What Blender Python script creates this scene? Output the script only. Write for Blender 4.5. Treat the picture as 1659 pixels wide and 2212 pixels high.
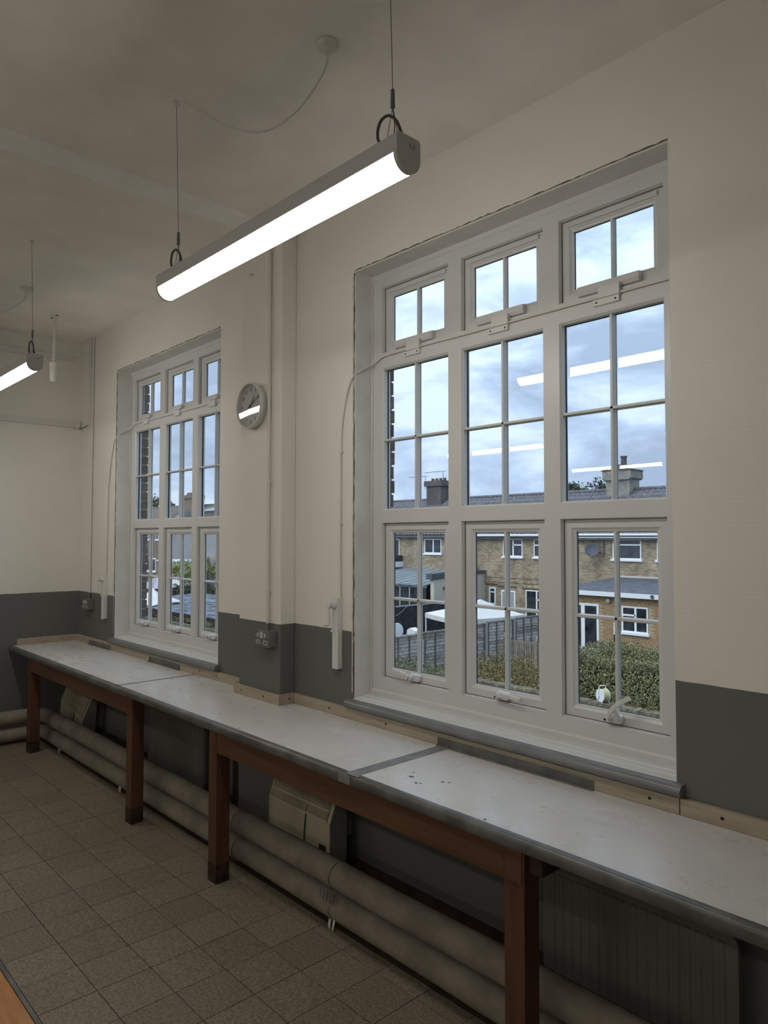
import bpy, math, random
from mathutils import Vector, Matrix
random.seed(7)
PI = math.pi
for o in list(bpy.data.objects): bpy.data.objects.remove(o)
C = bpy.context.scene.collection
scn = bpy.context.scene

# ------------------------------------------------------------------ camera
# room axes: x along the window wall (0 = end wall), y outwards through the windows, z up; metres
cam_d = bpy.data.cameras.new('camera'); cam = bpy.data.objects.new('camera', cam_d); C.objects.link(cam)
AZ, PITCH, ROLL, FPX = .7493, .0362, .0011, 1537.0
fw = Vector((-math.cos(AZ)*math.cos(PITCH), math.sin(AZ)*math.cos(PITCH), math.sin(PITCH)))
rt = fw.cross(Vector((0, 0, 1))).normalized(); up = rt.cross(fw)
r2 = rt*math.cos(ROLL)+up*math.sin(ROLL); u2 = up*math.cos(ROLL)-rt*math.sin(ROLL)
M = Matrix((r2, u2, -fw)).transposed().to_4x4(); M.translation = Vector((6.538, -2.35, 1.680))
cam.matrix_world = M
cam_d.sensor_fit = 'HORIZONTAL'; cam_d.sensor_width = 36.0; cam_d.lens = 36.0*FPX/1659.0
cam_d.clip_start = .02; cam_d.clip_end = 500
scn.camera = cam

# ------------------------------------------------------------------ sky, sun, exposure
scn.view_settings.view_transform = 'Standard'; scn.view_settings.look = 'None'
scn.view_settings.exposure = 0.0; scn.view_settings.gamma = 1.0; scn.view_settings.use_curve_mapping = False
LAMP = 25.0           # radiance of the fluorescent diffusers
SKY = 1.2
w = bpy.data.worlds.new('overcast'); scn.world = w; w.use_nodes = True
nt = w.node_tree; nt.nodes.clear(); L = nt.links.new
def wn(t, **k):
    n = nt.nodes.new(t)
    for a, b in k.items(): setattr(n, a, b)
    return n
tc = wn('ShaderNodeTexCoord'); mp = wn('ShaderNodeMapping'); mp.inputs['Scale'].default_value = (1, 1, 2.6)
L(tc.outputs['Generated'], mp.inputs[0])
nz = wn('ShaderNodeTexNoise'); nz.inputs['Scale'].default_value = 5.0; nz.inputs['Detail'].default_value = 5; nz.inputs['Roughness'].default_value = .55; nz.inputs['Distortion'].default_value = .35
L(mp.outputs[0], nz.inputs['Vector'])
cr = wn('ShaderNodeValToRGB'); e = cr.color_ramp.elements
e[0].position = .38; e[0].color = (.34, .44, .60, 1); e[1].position = .60; e[1].color = (.66, .79, .95, 1)
m_ = cr.color_ramp.elements.new(.5); m_.color = (.47, .60, .80, 1)
L(nz.outputs['Fac'], cr.inputs[0])
sp = wn('ShaderNodeSeparateXYZ'); L(tc.outputs['Generated'], sp.inputs[0])
mr = wn('ShaderNodeMapRange'); mr.inputs['From Min'].default_value = 0; mr.inputs['From Max'].default_value = 1; mr.inputs['To Min'].default_value = 1.0; mr.inputs['To Max'].default_value = 1.8
L(sp.outputs['Z'], mr.inputs['Value'])
mu = wn('ShaderNodeMath', operation='MULTIPLY'); mu.inputs[1].default_value = SKY; L(mr.outputs[0], mu.inputs[0])
bg = wn('ShaderNodeBackground'); L(cr.outputs[0], bg.inputs[0]); L(mu.outputs[0], bg.inputs[1])
wo = wn('ShaderNodeOutputWorld'); L(bg.outputs[0], wo.inputs[0])
sd = bpy.data.lights.new('soft_sun', 'SUN'); sd.energy = 2.0; sd.angle = 1.0; sd.color = (1, .97, .92)
so = bpy.data.objects.new('soft_sun', sd); C.objects.link(so)
so.rotation_euler = Vector((.25, .62, -.75)).to_track_quat('-Z', 'Y').to_euler()

# ------------------------------------------------------------------ materials
def material(name, col, rough=.6, spec=.4, metal=0, var=0, vscale=6, col2=None, bump=0, bscale=60, rand=0, emit=None, voffset=False, detail=4):
    m = bpy.data.materials.new(name); m.use_nodes = True
    t = m.node_tree; b = t.nodes['Principled BSDF']; l = t.links.new
    b.inputs['Roughness'].default_value = rough; b.inputs['Metallic'].default_value = metal
    b.inputs['Specular IOR Level'].default_value = spec
    c4 = (*col, 1); b.inputs['Base Color'].default_value = c4
    if var or col2 or bump or rand:
        tc = t.nodes.new('ShaderNodeTexCoord'); vec = tc.outputs['Object']
        if voffset or rand:
            oi = t.nodes.new('ShaderNodeObjectInfo'); va = t.nodes.new('ShaderNodeVectorMath'); va.operation = 'MULTIPLY_ADD'
            sc = t.nodes.new('ShaderNodeMath'); sc.operation = 'MULTIPLY'; sc.inputs[1].default_value = 31; l(oi.outputs['Random'], sc.inputs[0])
            cb = t.nodes.new('ShaderNodeCombineXYZ')
            for i in range(3): l(sc.outputs[0], cb.inputs[i])
            va2 = t.nodes.new('ShaderNodeVectorMath'); va2.operation = 'ADD'; l(vec, va2.inputs[0]); l(cb.outputs[0], va2.inputs[1]); vec = va2.outputs[0]
            t.nodes.remove(va)
        n = t.nodes.new('ShaderNodeTexNoise'); n.inputs['Scale'].default_value = vscale; n.inputs['Detail'].default_value = detail; n.inputs['Roughness'].default_value = .6
        l(vec, n.inputs['Vector'])
        c2 = col2 or tuple(max(0, c*(1-var)) for c in col); c1 = col if col2 else tuple(min(1, c*(1+var)) for c in col)
        r = t.nodes.new('ShaderNodeValToRGB'); r.color_ramp.elements[0].position = .38; r.color_ramp.elements[1].position = .62
        r.color_ramp.elements[0].color = (*c2, 1); r.color_ramp.elements[1].color = (*c1, 1)
        l(n.outputs['Fac'], r.inputs[0]); out = r.outputs[0]
        if rand:
            hs = t.nodes.new('ShaderNodeHueSaturation'); mr = t.nodes.new('ShaderNodeMapRange')
            mr.inputs['To Min'].default_value = 1-rand; mr.inputs['To Max'].default_value = 1+rand
            l(oi.outputs['Random'], mr.inputs['Value']); l(mr.outputs[0], hs.inputs['Value']); l(out, hs.inputs['Color']); out = hs.outputs[0]
        l(out, b.inputs['Base Color'])
        if bump:
            n2 = t.nodes.new('ShaderNodeTexNoise'); n2.inputs['Scale'].default_value = bscale; n2.inputs['Detail'].default_value = 3; l(vec, n2.inputs['Vector'])
            bp = t.nodes.new('ShaderNodeBump'); bp.inputs['Strength'].default_value = bump; bp.inputs['Distance'].default_value = .004
            l(n2.outputs['Fac'], bp.inputs['Height']); l(bp.outputs[0], b.inputs['Normal'])
    if emit:
        b.inputs['Emission Color'].default_value = (*emit[0], 1); b.inputs['Emission Strength'].default_value = emit[1]
    return m

def glass_material(name, tint=(1, 1, 1), refl=1.0, rough=0.0):
    m = bpy.data.materials.new(name); m.use_nodes = True; t = m.node_tree; t.nodes.clear(); l = t.links.new
    o = t.nodes.new('ShaderNodeOutputMaterial'); mx = t.nodes.new('ShaderNodeMixShader'); tr = t.nodes.new('ShaderNodeBsdfTransparent'); gl = t.nodes.new('ShaderNodeBsdfGlossy')
    fr = t.nodes.new('ShaderNodeFresnel'); fr.inputs['IOR'].default_value = 1.5
    g = t.nodes.new('ShaderNodeMath'); g.operation = 'MULTIPLY'; g.inputs[1].default_value = refl; g.use_clamp = True
    geo = t.nodes.new('ShaderNodeNewGeometry')
    tr.inputs[0].default_value = (*tint, 1); gl.inputs['Roughness'].default_value = rough
    l(fr.outputs[0], g.inputs[0])
    bf = t.nodes.new('ShaderNodeMath'); bf.operation = 'SUBTRACT'; bf.inputs[0].default_value = 1; l(geo.outputs['Backfacing'], bf.inputs[1])
    g2 = t.nodes.new('ShaderNodeMath'); g2.operation = 'MULTIPLY'; l(g.outputs[0], g2.inputs[0]); l(bf.outputs[0], g2.inputs[1]); l(g2.outputs[0], mx.inputs[0])
    l(tr.outputs[0], mx.inputs[1]); l(gl.outputs[0], mx.inputs[2]); l(mx.outputs[0], o.inputs[0])
    return m

def wall_material(name, top, low, zd, brick=True):
    """painted brick wall: cream above the dado line, grey below; brick courses as a faint relief under the paint"""
    m = bpy.data.materials.new(name); m.use_nodes = True; t = m.node_tree; b = t.nodes['Principled BSDF']; l = t.links.new
    tc = t.nodes.new('ShaderNodeTexCoord'); sx = t.nodes.new('ShaderNodeSeparateXYZ'); l(tc.outputs['Object'], sx.inputs[0])
    n0 = t.nodes.new('ShaderNodeTexNoise'); n0.inputs['Scale'].default_value = 9; l(tc.outputs['Object'], n0.inputs['Vector'])
    wob = t.nodes.new('ShaderNodeMath'); wob.operation = 'MULTIPLY_ADD'; wob.inputs[1].default_value = .006; l(n0.outputs['Fac'], wob.inputs[0]); l(sx.outputs['Z'], wob.inputs[2])
    gt = t.nodes.new('ShaderNodeMath'); gt.operation = 'GREATER_THAN'; gt.inputs[1].default_value = zd+.003; l(wob.outputs[0], gt.inputs[0])
    mx = t.nodes.new('ShaderNodeMix'); mx.data_type = 'RGBA'; l(gt.outputs[0], mx.inputs['Factor'])
    mx.inputs['A'].default_value = (*low, 1); mx.inputs['B'].default_value = (*top, 1)
    n1 = t.nodes.new('ShaderNodeTexNoise'); n1.inputs['Scale'].default_value = 2.2; n1.inputs['Detail'].default_value = 5; l(tc.outputs['Object'], n1.inputs['Vector'])
    mr = t.nodes.new('ShaderNodeMapRange'); mr.inputs['To Min'].default_value = .93; mr.inputs['To Max'].default_value = 1.07; l(n1.outputs['Fac'], mr.inputs['Value'])
    hs = t.nodes.new('ShaderNodeHueSaturation'); l(mx.outputs['Result'], hs.inputs['Color']); l(mr.outputs[0], hs.inputs['Value']); l(hs.outputs[0], b.inputs['Base Color'])
    b.inputs['Roughness'].default_value = .6; b.inputs['Specular IOR Level'].default_value = .25
    ad = t.nodes.new('ShaderNodeMath'); ad.operation = 'ADD'; l(sx.outputs['X'], ad.inputs[0]); l(sx.outputs['Y'], ad.inputs[1])
    cb = t.nodes.new('ShaderNodeCombineXYZ'); l(ad.outputs[0], cb.inputs[0]); l(sx.outputs['Z'], cb.inputs[1])
    br = t.nodes.new('ShaderNodeTexBrick'); br.inputs['Scale'].default_value = 1; br.inputs['Brick Width'].default_value = .225; br.inputs['Row Height'].default_value = .075
    br.inputs['Mortar Size'].default_value = .006; br.inputs['Mortar Smooth'].default_value = 1
    br.inputs['Color1'].default_value = (1, 1, 1, 1); br.inputs['Color2'].default_value = (1, 1, 1, 1); br.inputs['Mortar'].default_value = (0, 0, 0, 1)
    l(cb.outputs[0], br.inputs['Vector'])
    n2 = t.nodes.new('ShaderNodeTexNoise'); n2.inputs['Scale'].default_value = 90; n2.inputs['Detail'].default_value = 3; l(tc.outputs['Object'], n2.inputs['Vector'])
    a2 = t.nodes.new('ShaderNodeMath'); a2.operation = 'MULTIPLY_ADD'; a2.inputs[1].default_value = .5; l(n2.outputs['Fac'], a2.inputs[0]); l(br.outputs['Color'], a2.inputs[2])
    bp = t.nodes.new('ShaderNodeBump'); bp.inputs['Strength'].default_value = .2 if brick else .1; bp.inputs['Distance'].default_value = .0016; l(a2.outputs[0], bp.inputs['Height']); l(bp.outputs[0], b.inputs['Normal'])
    return m

def brick_material(name, c1, c2, mortar, bw=.225, rh=.075, ms=.011, bump=.6, dark=.35):
    m = bpy.data.materials.new(name); m.use_nodes = True; t = m.node_tree; b = t.nodes['Principled BSDF']; l = t.links.new
    tc = t.nodes.new('ShaderNodeTexCoord'); sx = t.nodes.new('ShaderNodeSeparateXYZ'); l(tc.outputs['Object'], sx.inputs[0])
    ad = t.nodes.new('ShaderNodeMath'); ad.operation = 'ADD'; l(sx.outputs['X'], ad.inputs[0]); l(sx.outputs['Y'], ad.inputs[1])
    cb = t.nodes.new('ShaderNodeCombineXYZ'); l(ad.outputs[0], cb.inputs[0]); l(sx.outputs['Z'], cb.inputs[1])
    br = t.nodes.new('ShaderNodeTexBrick'); br.inputs['Scale'].default_value = 1; br.inputs['Brick Width'].default_value = bw; br.inputs['Row Height'].default_value = rh
    br.inputs['Mortar Size'].default_value = ms; br.inputs['Color1'].default_value = (*c1, 1); br.inputs['Color2'].default_value = (*c2, 1); br.inputs['Mortar'].default_value = (*mortar, 1)
    l(cb.outputs[0], br.inputs['Vector'])
    n = t.nodes.new('ShaderNodeTexNoise'); n.inputs['Scale'].default_value = 1.3; n.inputs['Detail'].default_value = 8; n.inputs['Roughness'].default_value = .7; l(tc.outputs['Object'], n.inputs['Vector'])
    mr = t.nodes.new('ShaderNodeMapRange'); mr.inputs['From Min'].default_value = .3; mr.inputs['From Max'].default_value = .7; mr.inputs['To Min'].default_value = 1-dark; mr.inputs['To Max'].default_value = 1+dark*.6; l(n.outputs['Fac'], mr.inputs['Value'])
    hs = t.nodes.new('ShaderNodeHueSaturation'); l(br.outputs['Color'], hs.inputs['Color']); l(mr.outputs[0], hs.inputs['Value']); l(hs.outputs[0], b.inputs['Base Color'])
    b.inputs['Roughness'].default_value = .85; b.inputs['Specular IOR Level'].default_value = .2
    return m

def wood_material(name, c1, c2, rough=.45, scale=(3, 30, 30), rand=0):
    m = bpy.data.materials.new(name); m.use_nodes = True; t = m.node_tree; b = t.nodes['Principled BSDF']; l = t.links.new
    tc = t.nodes.new('ShaderNodeTexCoord'); mp = t.nodes.new('ShaderNodeMapping'); mp.inputs['Scale'].default_value = scale; l(tc.outputs['Object'], mp.inputs[0])
    n = t.nodes.new('ShaderNodeTexNoise'); n.inputs['Scale'].default_value = 1; n.inputs['Detail'].default_value = 6; n.inputs['Roughness'].default_value = .65; l(mp.outputs[0], n.inputs['Vector'])
    r = t.nodes.new('ShaderNodeValToRGB'); r.color_ramp.elements[0].position = .32; r.color_ramp.elements[1].position = .68
    r.color_ramp.elements[0].color = (*c2, 1); r.color_ramp.elements[1].color = (*c1, 1); l(n.outputs['Fac'], r.inputs[0]); out = r.outputs[0]
    if rand:
        oi = t.nodes.new('ShaderNodeObjectInfo'); hs = t.nodes.new('ShaderNodeHueSaturation'); mr = t.nodes.new('ShaderNodeMapRange')
        mr.inputs['To Min'].default_value = 1-rand; mr.inputs['To Max'].default_value = 1+rand
        l(oi.outputs['Random'], mr.inputs['Value']); l(mr.outputs[0], hs.inputs['Value']); l(out, hs.inputs['Color']); out = hs.outputs[0]
    l(out, b.inputs['Base Color']); b.inputs['Roughness'].default_value = rough; b.inputs['Specular IOR Level'].default_value = .35
    return m

CREAM = (.73, .71, .645); DADO = (.135, .137, .130); ZD = 1.205
MT = dict(
    wall=wall_material('painted_wall', CREAM, DADO, ZD),
    ceil=material('ceiling_paint', (.85, .815, .765), .8, .1, var=.04, vscale=3, bump=.15, bscale=120),
    band=material('ceiling_band_lit_paint', (.88, .875, .85), .8, .1, var=.03, vscale=3, bump=.1, bscale=120),  # lighter than the ceiling, painting in the light the band catches
    plaster=material('reveal_plaster', (.66, .65, .61), .6, .2, var=.05, vscale=5, bump=.2, bscale=80),
    chalk=material('bare_filler', (.60, .59, .55), .9, .1, var=.15, vscale=40),
    crack=material('dark_crack_and_shade', (.10, .085, .07), .9, .1),  # also colours the painted shadow line at the window head
    dadopaint=material('grey_gloss_paint', (.16, .165, .165), .35, .5, var=.12, vscale=8, bump=.2, bscale=40),
    upvc=material('white_upvc', (.60, .61, .60), .32, .45, var=.015, vscale=3),
    gasket=material('black_gasket', (.03, .035, .045), .6, .3),
    glass=glass_material('window_glass', (.965, .98, .985), 1.15),
    hard=material('white_hardware', (.66, .66, .64), .3, .5),
    hole=material('dark_hole', (.02, .02, .02), .7, .2),
    brick=material('reveal_brick', (.19, .145, .12), .85, .15, col2=(.11, .085, .075), vscale=35, bump=.5, bscale=120, rand=.25),
    mortar=material('mortar', (.30, .27, .24), .95, .1, var=.15, vscale=60),
    tile=material('terrazzo_tile', (.235, .20, .145), .52, .4, col2=(.125, .105, .075), vscale=95, rand=.08, bump=.1, bscale=200, detail=6),
    grout=material('tile_grout', (.05, .042, .034), .9, .1, var=.2, vscale=30),
    cove_shade=material('cove_tile_shade', (.055, .036, .028), .5, .3, var=.3, vscale=12),
    plank=wood_material('orange_wood_floor', (.46, .22, .075), (.30, .13, .045), .4, (4, 40, 40), rand=.15),
    laminate=None,
    nosing=material('grey_tape_nosing', (.105, .11, .105), .35, .5, var=.3, vscale=9),
    tape=material('grey_tape', (.20, .21, .215), .35, .45, var=.2, vscale=14),
    batten=wood_material('pale_batten_wood', (.42, .36, .28), (.31, .255, .195), .7, (4, 50, 50)),
    legwood=wood_material('stained_leg_wood', (.125, .056, .031), (.06, .029, .018), .45, (18, 18, 2.5)),
    apron=wood_material('stained_apron_wood', (.12, .056, .031), (.065, .032, .019), .45, (2.5, 30, 22)),
    darkleg=material('dark_bench_wood', (.032, .018, .012), .6, .3, var=.4, vscale=20),
    lag=material('pipe_lagging', (.23, .205, .165), .8, .15, var=.14, vscale=7, bump=.4, bscale=30),
    rad=material('radiator_paint', (.15, .147, .13), .45, .4, var=.06, vscale=5),
    heater=material('heater_cream', (.47, .42, .30), .45, .35, var=.08, vscale=5),
    heatside=material('heater_side', (.25, .24, .21), .5, .3, var=.1, vscale=6),
    conduit=material('white_painted_conduit', (.64, .62, .57), .5, .35),
    socket=material('grey_painted_metal', (.14, .145, .14), .35, .5, var=.12, vscale=25),
    socketw=material('pale_switch_plastic', (.45, .45, .42), .5, .3),
    lampbody=material('lamp_housing', (.52, .52, .50), .5, .3),
    lamp=material('lamp_diffuser', (.9, .88, .8), .4, .3, emit=((1.0, .955, .885), LAMP)),
    wire=material('steel_wire', (.16, .16, .16), .4, .5, metal=.5),
    cable=material('dark_flex', (.07, .07, .08), .5, .3),
    wcable=material('white_flex', (.60, .59, .56), .5, .3),
    clockw=material('clock_plastic', (.60, .60, .58), .3, .5),
    dial=material('clock_dial', (.52, .53, .51), .6, .2),
    ink=material('black_ink', (.02, .02, .025), .5, .3),
    cglass=glass_material('clock_glass', (.96, .96, .96), 1.3),
    # outdoors
    stock=brick_material('yellow_stock_brick', (.42, .335, .21), (.20, .155, .105), (.38, .33, .26), dark=.5),
    newbrick=material('buff_brick', (.42, .30, .18), .85, .15, col2=(.29, .185, .105), vscale=13, rand=0, detail=7),
    newmortar=material('buff_mortar', (.42, .34, .24), .95, .1),
    darkbrick=brick_material('sooty_brick', (.12, .11, .11), (.07, .065, .07), (.15, .14, .13)),
    redbrick=brick_material('brown_brick', (.23, .17, .13), (.17, .125, .10), (.24, .20, .17)),
    render_=material('cream_render', (.55, .52, .45), .85, .15, var=.08, vscale=1.5),
    grender=material('grey_render', (.26, .265, .28), .85, .15, var=.1, vscale=.8),
    crender=material('chimney_render', (.32, .30, .25), .85, .15, col2=(.20, .20, .19), vscale=2.5),
    slate=material('grey_roof_tile', (.155, .16, .17), .7, .3, col2=(.10, .10, .115), vscale=5),
    slate2=material('brown_roof_tile', (.17, .14, .12), .7, .3, col2=(.11, .10, .095), vscale=4),
    felt=material('roof_felt', (.115, .125, .14), .7, .25, col2=(.075, .08, .095), vscale=2.5),
    wframe=material('white_window_frame', (.78, .80, .82), .4, .4),
    wpane=material('dark_window_glass', (.03, .035, .045), .08, .6, var=.5, vscale=2.5),
    gutter=material('white_gutter', (.72, .74, .76), .5, .3),
    polycarb=material('conservatory_roof_glazing', (.20, .25, .275), .3, .5, var=.15, vscale=1.5),
    fence=material('weathered_fence_wood', (.40, .375, .34), .9, .1, col2=(.23, .215, .20), vscale=7, rand=.3),
    fencedark=material('dark_fence_batten', (.13, .125, .125), .9, .1, var=.2, vscale=8),
    fencepost=material('concrete_post', (.36, .36, .34), .9, .1, var=.1, vscale=10),
    dfence=material('dark_stained_fence', (.04, .042, .05), .8, .2, var=.3, vscale=5, rand=.2),
    picket=material('picket_wood', (.30, .255, .20), .9, .1, col2=(.19, .16, .13), vscale=9, rand=.2),
    canvas=material('white_canvas', (.60, .60, .58), .8, .1, var=.04, vscale=2),
    gband=material('lavender_canvas', (.42, .41, .47), .8, .1, var=.1, vscale=3),
    lawn=material('rough_lawn', (.10, .12, .05), .95, .1, col2=(.06, .06, .035), vscale=2),
    leaf=material('hedge_leaf', (.27, .265, .125), .6, .25, col2=(.115, .12, .055), vscale=16),
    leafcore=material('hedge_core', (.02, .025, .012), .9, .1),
    weed=material('weed_stem', (.29, .23, .11), .8, .15, col2=(.12, .12, .06), vscale=17),
    yleaf=material('yellow_green_leaf', (.30, .32, .09), .7, .2, col2=(.13, .16, .05), vscale=4),
    tleaf=material('tree_leaf', (.07, .085, .045), .7, .2, col2=(.04, .05, .03), vscale=4),
    ivy=material('ivy_leaf', (.17, .19, .09), .6, .3, col2=(.08, .10, .05), vscale=18),
    moss=material('mossy_brick', (.20, .175, .125), .9, .1, col2=(.10, .095, .06), vscale=16, rand=.25),
    tin=material('corrugated_sheet', (.24, .275, .31), .8, .15, col2=(.075, .09, .11), vscale=2.2),
    dish=material('grey_dish', (.10, .105, .125), .85, .1),
    ldish=material('pale_dish', (.33, .35, .38), .6, .3),
    hose=material('yellow_hose', (.50, .46, .22), .5, .3),
    reel=material('white_plastic', (.66, .68, .70), .5, .3),
    stone=material('grey_stone', (.26, .26, .25), .9, .1, var=.2, vscale=8),
    steel=material('aerial_metal', (.20, .21, .23), .5, .5),
)
def laminate_mat():
    m = bpy.data.materials.new('worn_laminate'); m.use_nodes = True; t = m.node_tree; b = t.nodes['Principled BSDF']; l = t.links.new
    tc = t.nodes.new('ShaderNodeTexCoord')
    def noise(sc, det, stretch=(1, 1, 1)):
        mp = t.nodes.new('ShaderNodeMapping'); mp.inputs['Scale'].default_value = stretch; l(tc.outputs['Object'], mp.inputs[0])
        n = t.nodes.new('ShaderNodeTexNoise'); n.inputs['Scale'].default_value = sc; n.inputs['Detail'].default_value = det; n.inputs['Roughness'].default_value = .7; l(mp.outputs[0], n.inputs['Vector']); return n.outputs['Fac']
    r = t.nodes.new('ShaderNodeValToRGB'); r.color_ramp.elements[0].position = .22; r.color_ramp.elements[1].position = .78
    r.color_ramp.elements[0].color = (.56, .555, .535, 1); r.color_ramp.elements[1].color = (.67, .67, .655, 1); l(noise(4, 4, (1, 1.6, 1)), r.inputs[0])
    s = t.nodes.new('ShaderNodeValToRGB'); s.color_ramp.elements[0].position = .80; s.color_ramp.elements[1].position = .84
    s.color_ramp.elements[0].color = (1, 1, 1, 1); s.color_ramp.elements[1].color = (.5, .48, .46, 1); l(noise(26, 3), s.inputs[0])
    mx = t.nodes.new('ShaderNodeMix'); mx.data_type = 'RGBA'; mx.blend_type = 'MULTIPLY'; mx.inputs['Factor'].default_value = 1; l(r.outputs[0], mx.inputs['A']); l(s.outputs[0], mx.inputs['B'])
    l(mx.outputs['Result'], b.inputs['Base Color'])
    q = t.nodes.new('ShaderNodeMapRange'); q.inputs['From Min'].default_value = .35; q.inputs['From Max'].default_value = .65; q.inputs['To Min'].default_value = .26; q.inputs['To Max'].default_value = .34; l(noise(7, 4, (1, 1.5, 1)), q.inputs['Value']); l(q.outputs[0], b.inputs['Roughness'])
    b.inputs['Specular IOR Level'].default_value = .5
    bp = t.nodes.new('ShaderNodeBump'); bp.inputs['Strength'].default_value = .25; bp.inputs['Distance'].default_value = .002; l(noise(40, 3), bp.inputs['Height']); l(bp.outputs[0], b.inputs['Normal'])
    return m
MT['laminate'] = laminate_mat()

# ------------------------------------------------------------------ mesh helpers
ORG = {}
class MB:
    def __init__(s): s.v = []; s.f = []
    def add(s, vs, fs):
        n = len(s.v); s.v += [tuple(p) for p in vs]; s.f += [tuple(i+n for i in f) for f in fs]; return s
    def box(s, x0, x1, y0, y1, z0, z1):
        return s.add([(x0, y0, z0), (x1, y0, z0), (x1, y1, z0), (x0, y1, z0), (x0, y0, z1), (x1, y0, z1), (x1, y1, z1), (x0, y1, z1)],
                     [(0, 3, 2, 1), (4, 5, 6, 7), (0, 1, 5, 4), (1, 2, 6, 5), (2, 3, 7, 6), (3, 0, 4, 7)])
    def prism(s, poly, axis, a0, a1):
        """poly: 2D points in the plane normal to axis (x: (y,z), y: (x,z), z: (x,y))"""
        def P(p, a):
            return {'x': (a, p[0], p[1]), 'y': (p[0], a, p[1]), 'z': (p[0], p[1], a)}[axis]
        n = len(poly); vs = [P(p, a0) for p in poly]+[P(p, a1) for p in poly]
        fs = [tuple(range(n-1, -1, -1)), tuple(range(n, 2*n))]+[(i, (i+1) % n, n+(i+1) % n, n+i) for i in range(n)]
        return s.add(vs, fs)
    def tube(s, path, r, n=8, caps=True, r_end=None):
        path = [Vector(p) for p in path]; k = len(path); vs = []; prev = None
        for i, p in enumerate(path):
            d = (path[min(i+1, k-1)]-path[max(i-1, 0)]).normalized()
            if prev is None:
                a = Vector((0, 0, 1)) if abs(d.z) < .9 else Vector((1, 0, 0)); u = d.cross(a).normalized()
            else:
                u = (prev-d*prev.dot(d)).normalized()
            prev = u; v = d.cross(u); rr = r if r_end is None else r+(r_end-r)*i/(k-1)
            vs += [p+(u*math.cos(2*PI*j/n)+v*math.sin(2*PI*j/n))*rr for j in range(n)]
        fs = [(i*n+j, i*n+(j+1) % n, (i+1)*n+(j+1) % n, (i+1)*n+j) for i in range(k-1) for j in range(n)]
        if caps: fs += [tuple(range(n-1, -1, -1)), tuple((k-1)*n+j for j in range(n))]
        return s.add(vs, fs)
    def cyl(s, p0, p1, r, n=12, r2=None): return s.tube([p0, p1], r, n, True, r2)
    def lathe(s, prof, c, axis='z', n=24):
        """prof: (radius, height) pairs along the axis"""
        vs = []; c = Vector(c)
        for r, h in prof:
            for j in range(n):
                a = 2*PI*j/n; q = (r*math.cos(a), r*math.sin(a), h)
                q = {'z': q, 'y': (q[0], q[2], q[1]), 'x': (q[2], q[0], q[1])}[axis]; vs.append(c+Vector(q))
        k = len(prof); fs = [(i*n+j, i*n+(j+1) % n, (i+1)*n+(j+1) % n, (i+1)*n+j) for i in range(k-1) for j in range(n)]
        if prof[0][0] > 1e-6: fs.append(tuple(range(n-1, -1, -1)))
        if prof[-1][0] > 1e-6: fs.append(tuple((k-1)*n+j for j in range(n)))
        return s.add(vs, fs)
    def ring(s, x0, x1, z0, z1, prof):
        """mitred rectangular frame in the xz plane; prof: closed list of (inset, y)"""
        k = len(prof); vs = []
        for d, y in prof: vs += [(x0+d, y, z0+d), (x1-d, y, z0+d), (x1-d, y, z1-d), (x0+d, y, z1-d)]
        fs = []
        for i in range(k):
            a = i*4; b = ((i+1) % k)*4
            for j in range(4): fs.append((a+j, a+(j+1) % 4, b+(j+1) % 4, b+j))
        return s.add(vs, fs)
    def xf(s, m):
        s.v = [tuple(m @ Vector(p)) for p in s.v]; return s
    def mesh(s, name, org=(0, 0, 0)):
        me = bpy.data.meshes.new(name); me.from_pydata([(a-org[0], b-org[1], c-org[2]) for a, b, c in s.v], [], s.f); me.validate(); return me
    def build(s, name, m, parent=None, smooth=0, bevel=0, org=None, fix=True):
        if org is None: org = ORG.get(parent.name, (0, 0, 0)) if parent else (0, 0, 0)
        me = s.mesh(name, org)
        if fix:
            import bmesh
            bm = bmesh.new(); bm.from_mesh(me); bmesh.ops.recalc_face_normals(bm, faces=bm.faces); bm.to_mesh(me); bm.free()
        me.materials.append(MT[m] if isinstance(m, str) else m)
        if smooth:
            me.shade_smooth(); me.set_sharp_from_angle(angle=math.radians(smooth))
        o = bpy.data.objects.new(name, me); C.objects.link(o)
        if parent: o.parent = parent
        else: o.location = org
        ORG[o.name] = tuple(org)
        if bevel:
            b = o.modifiers.new('bevel', 'BEVEL'); b.width = bevel; b.segments = 2; b.limit_method = 'ANGLE'; b.angle_limit = math.radians(40)
        return o
def box(*a): return MB().box(*a)
def tag(o, label=None, cat=None, group=None, kind=None):
    if label: o['label'] = label
    if cat: o['category'] = cat
    if group: o['group'] = group
    if kind: o['kind'] = kind
    return o
def thing(name, label, cat, loc=(0, 0, 0), group=None, kind=None):
    o = bpy.data.objects.new(name, None); C.objects.link(o); o.location = loc; o.empty_display_size = .1; ORG[o.name] = tuple(loc)
    return tag(o, label, cat, group, kind)
def struct(name, mb, m, **k):
    o = mb.build(name, m, **k); o['kind'] = 'structure'; return o
def copy_tree(o, parent=None):
    c = o.copy(); C.objects.link(c); c.parent = parent; ORG[c.name] = ORG.get(o.name, (0, 0, 0))
    for ch in list(o.children): copy_tree(ch, c)
    return c
def inst(o, parent, loc, rot=None):
    """one more alike piece sharing the mesh of o"""
    c = o.copy(); C.objects.link(c); c.parent = parent; c.location = loc
    if rot: c.rotation_euler = rot
    return c
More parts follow.
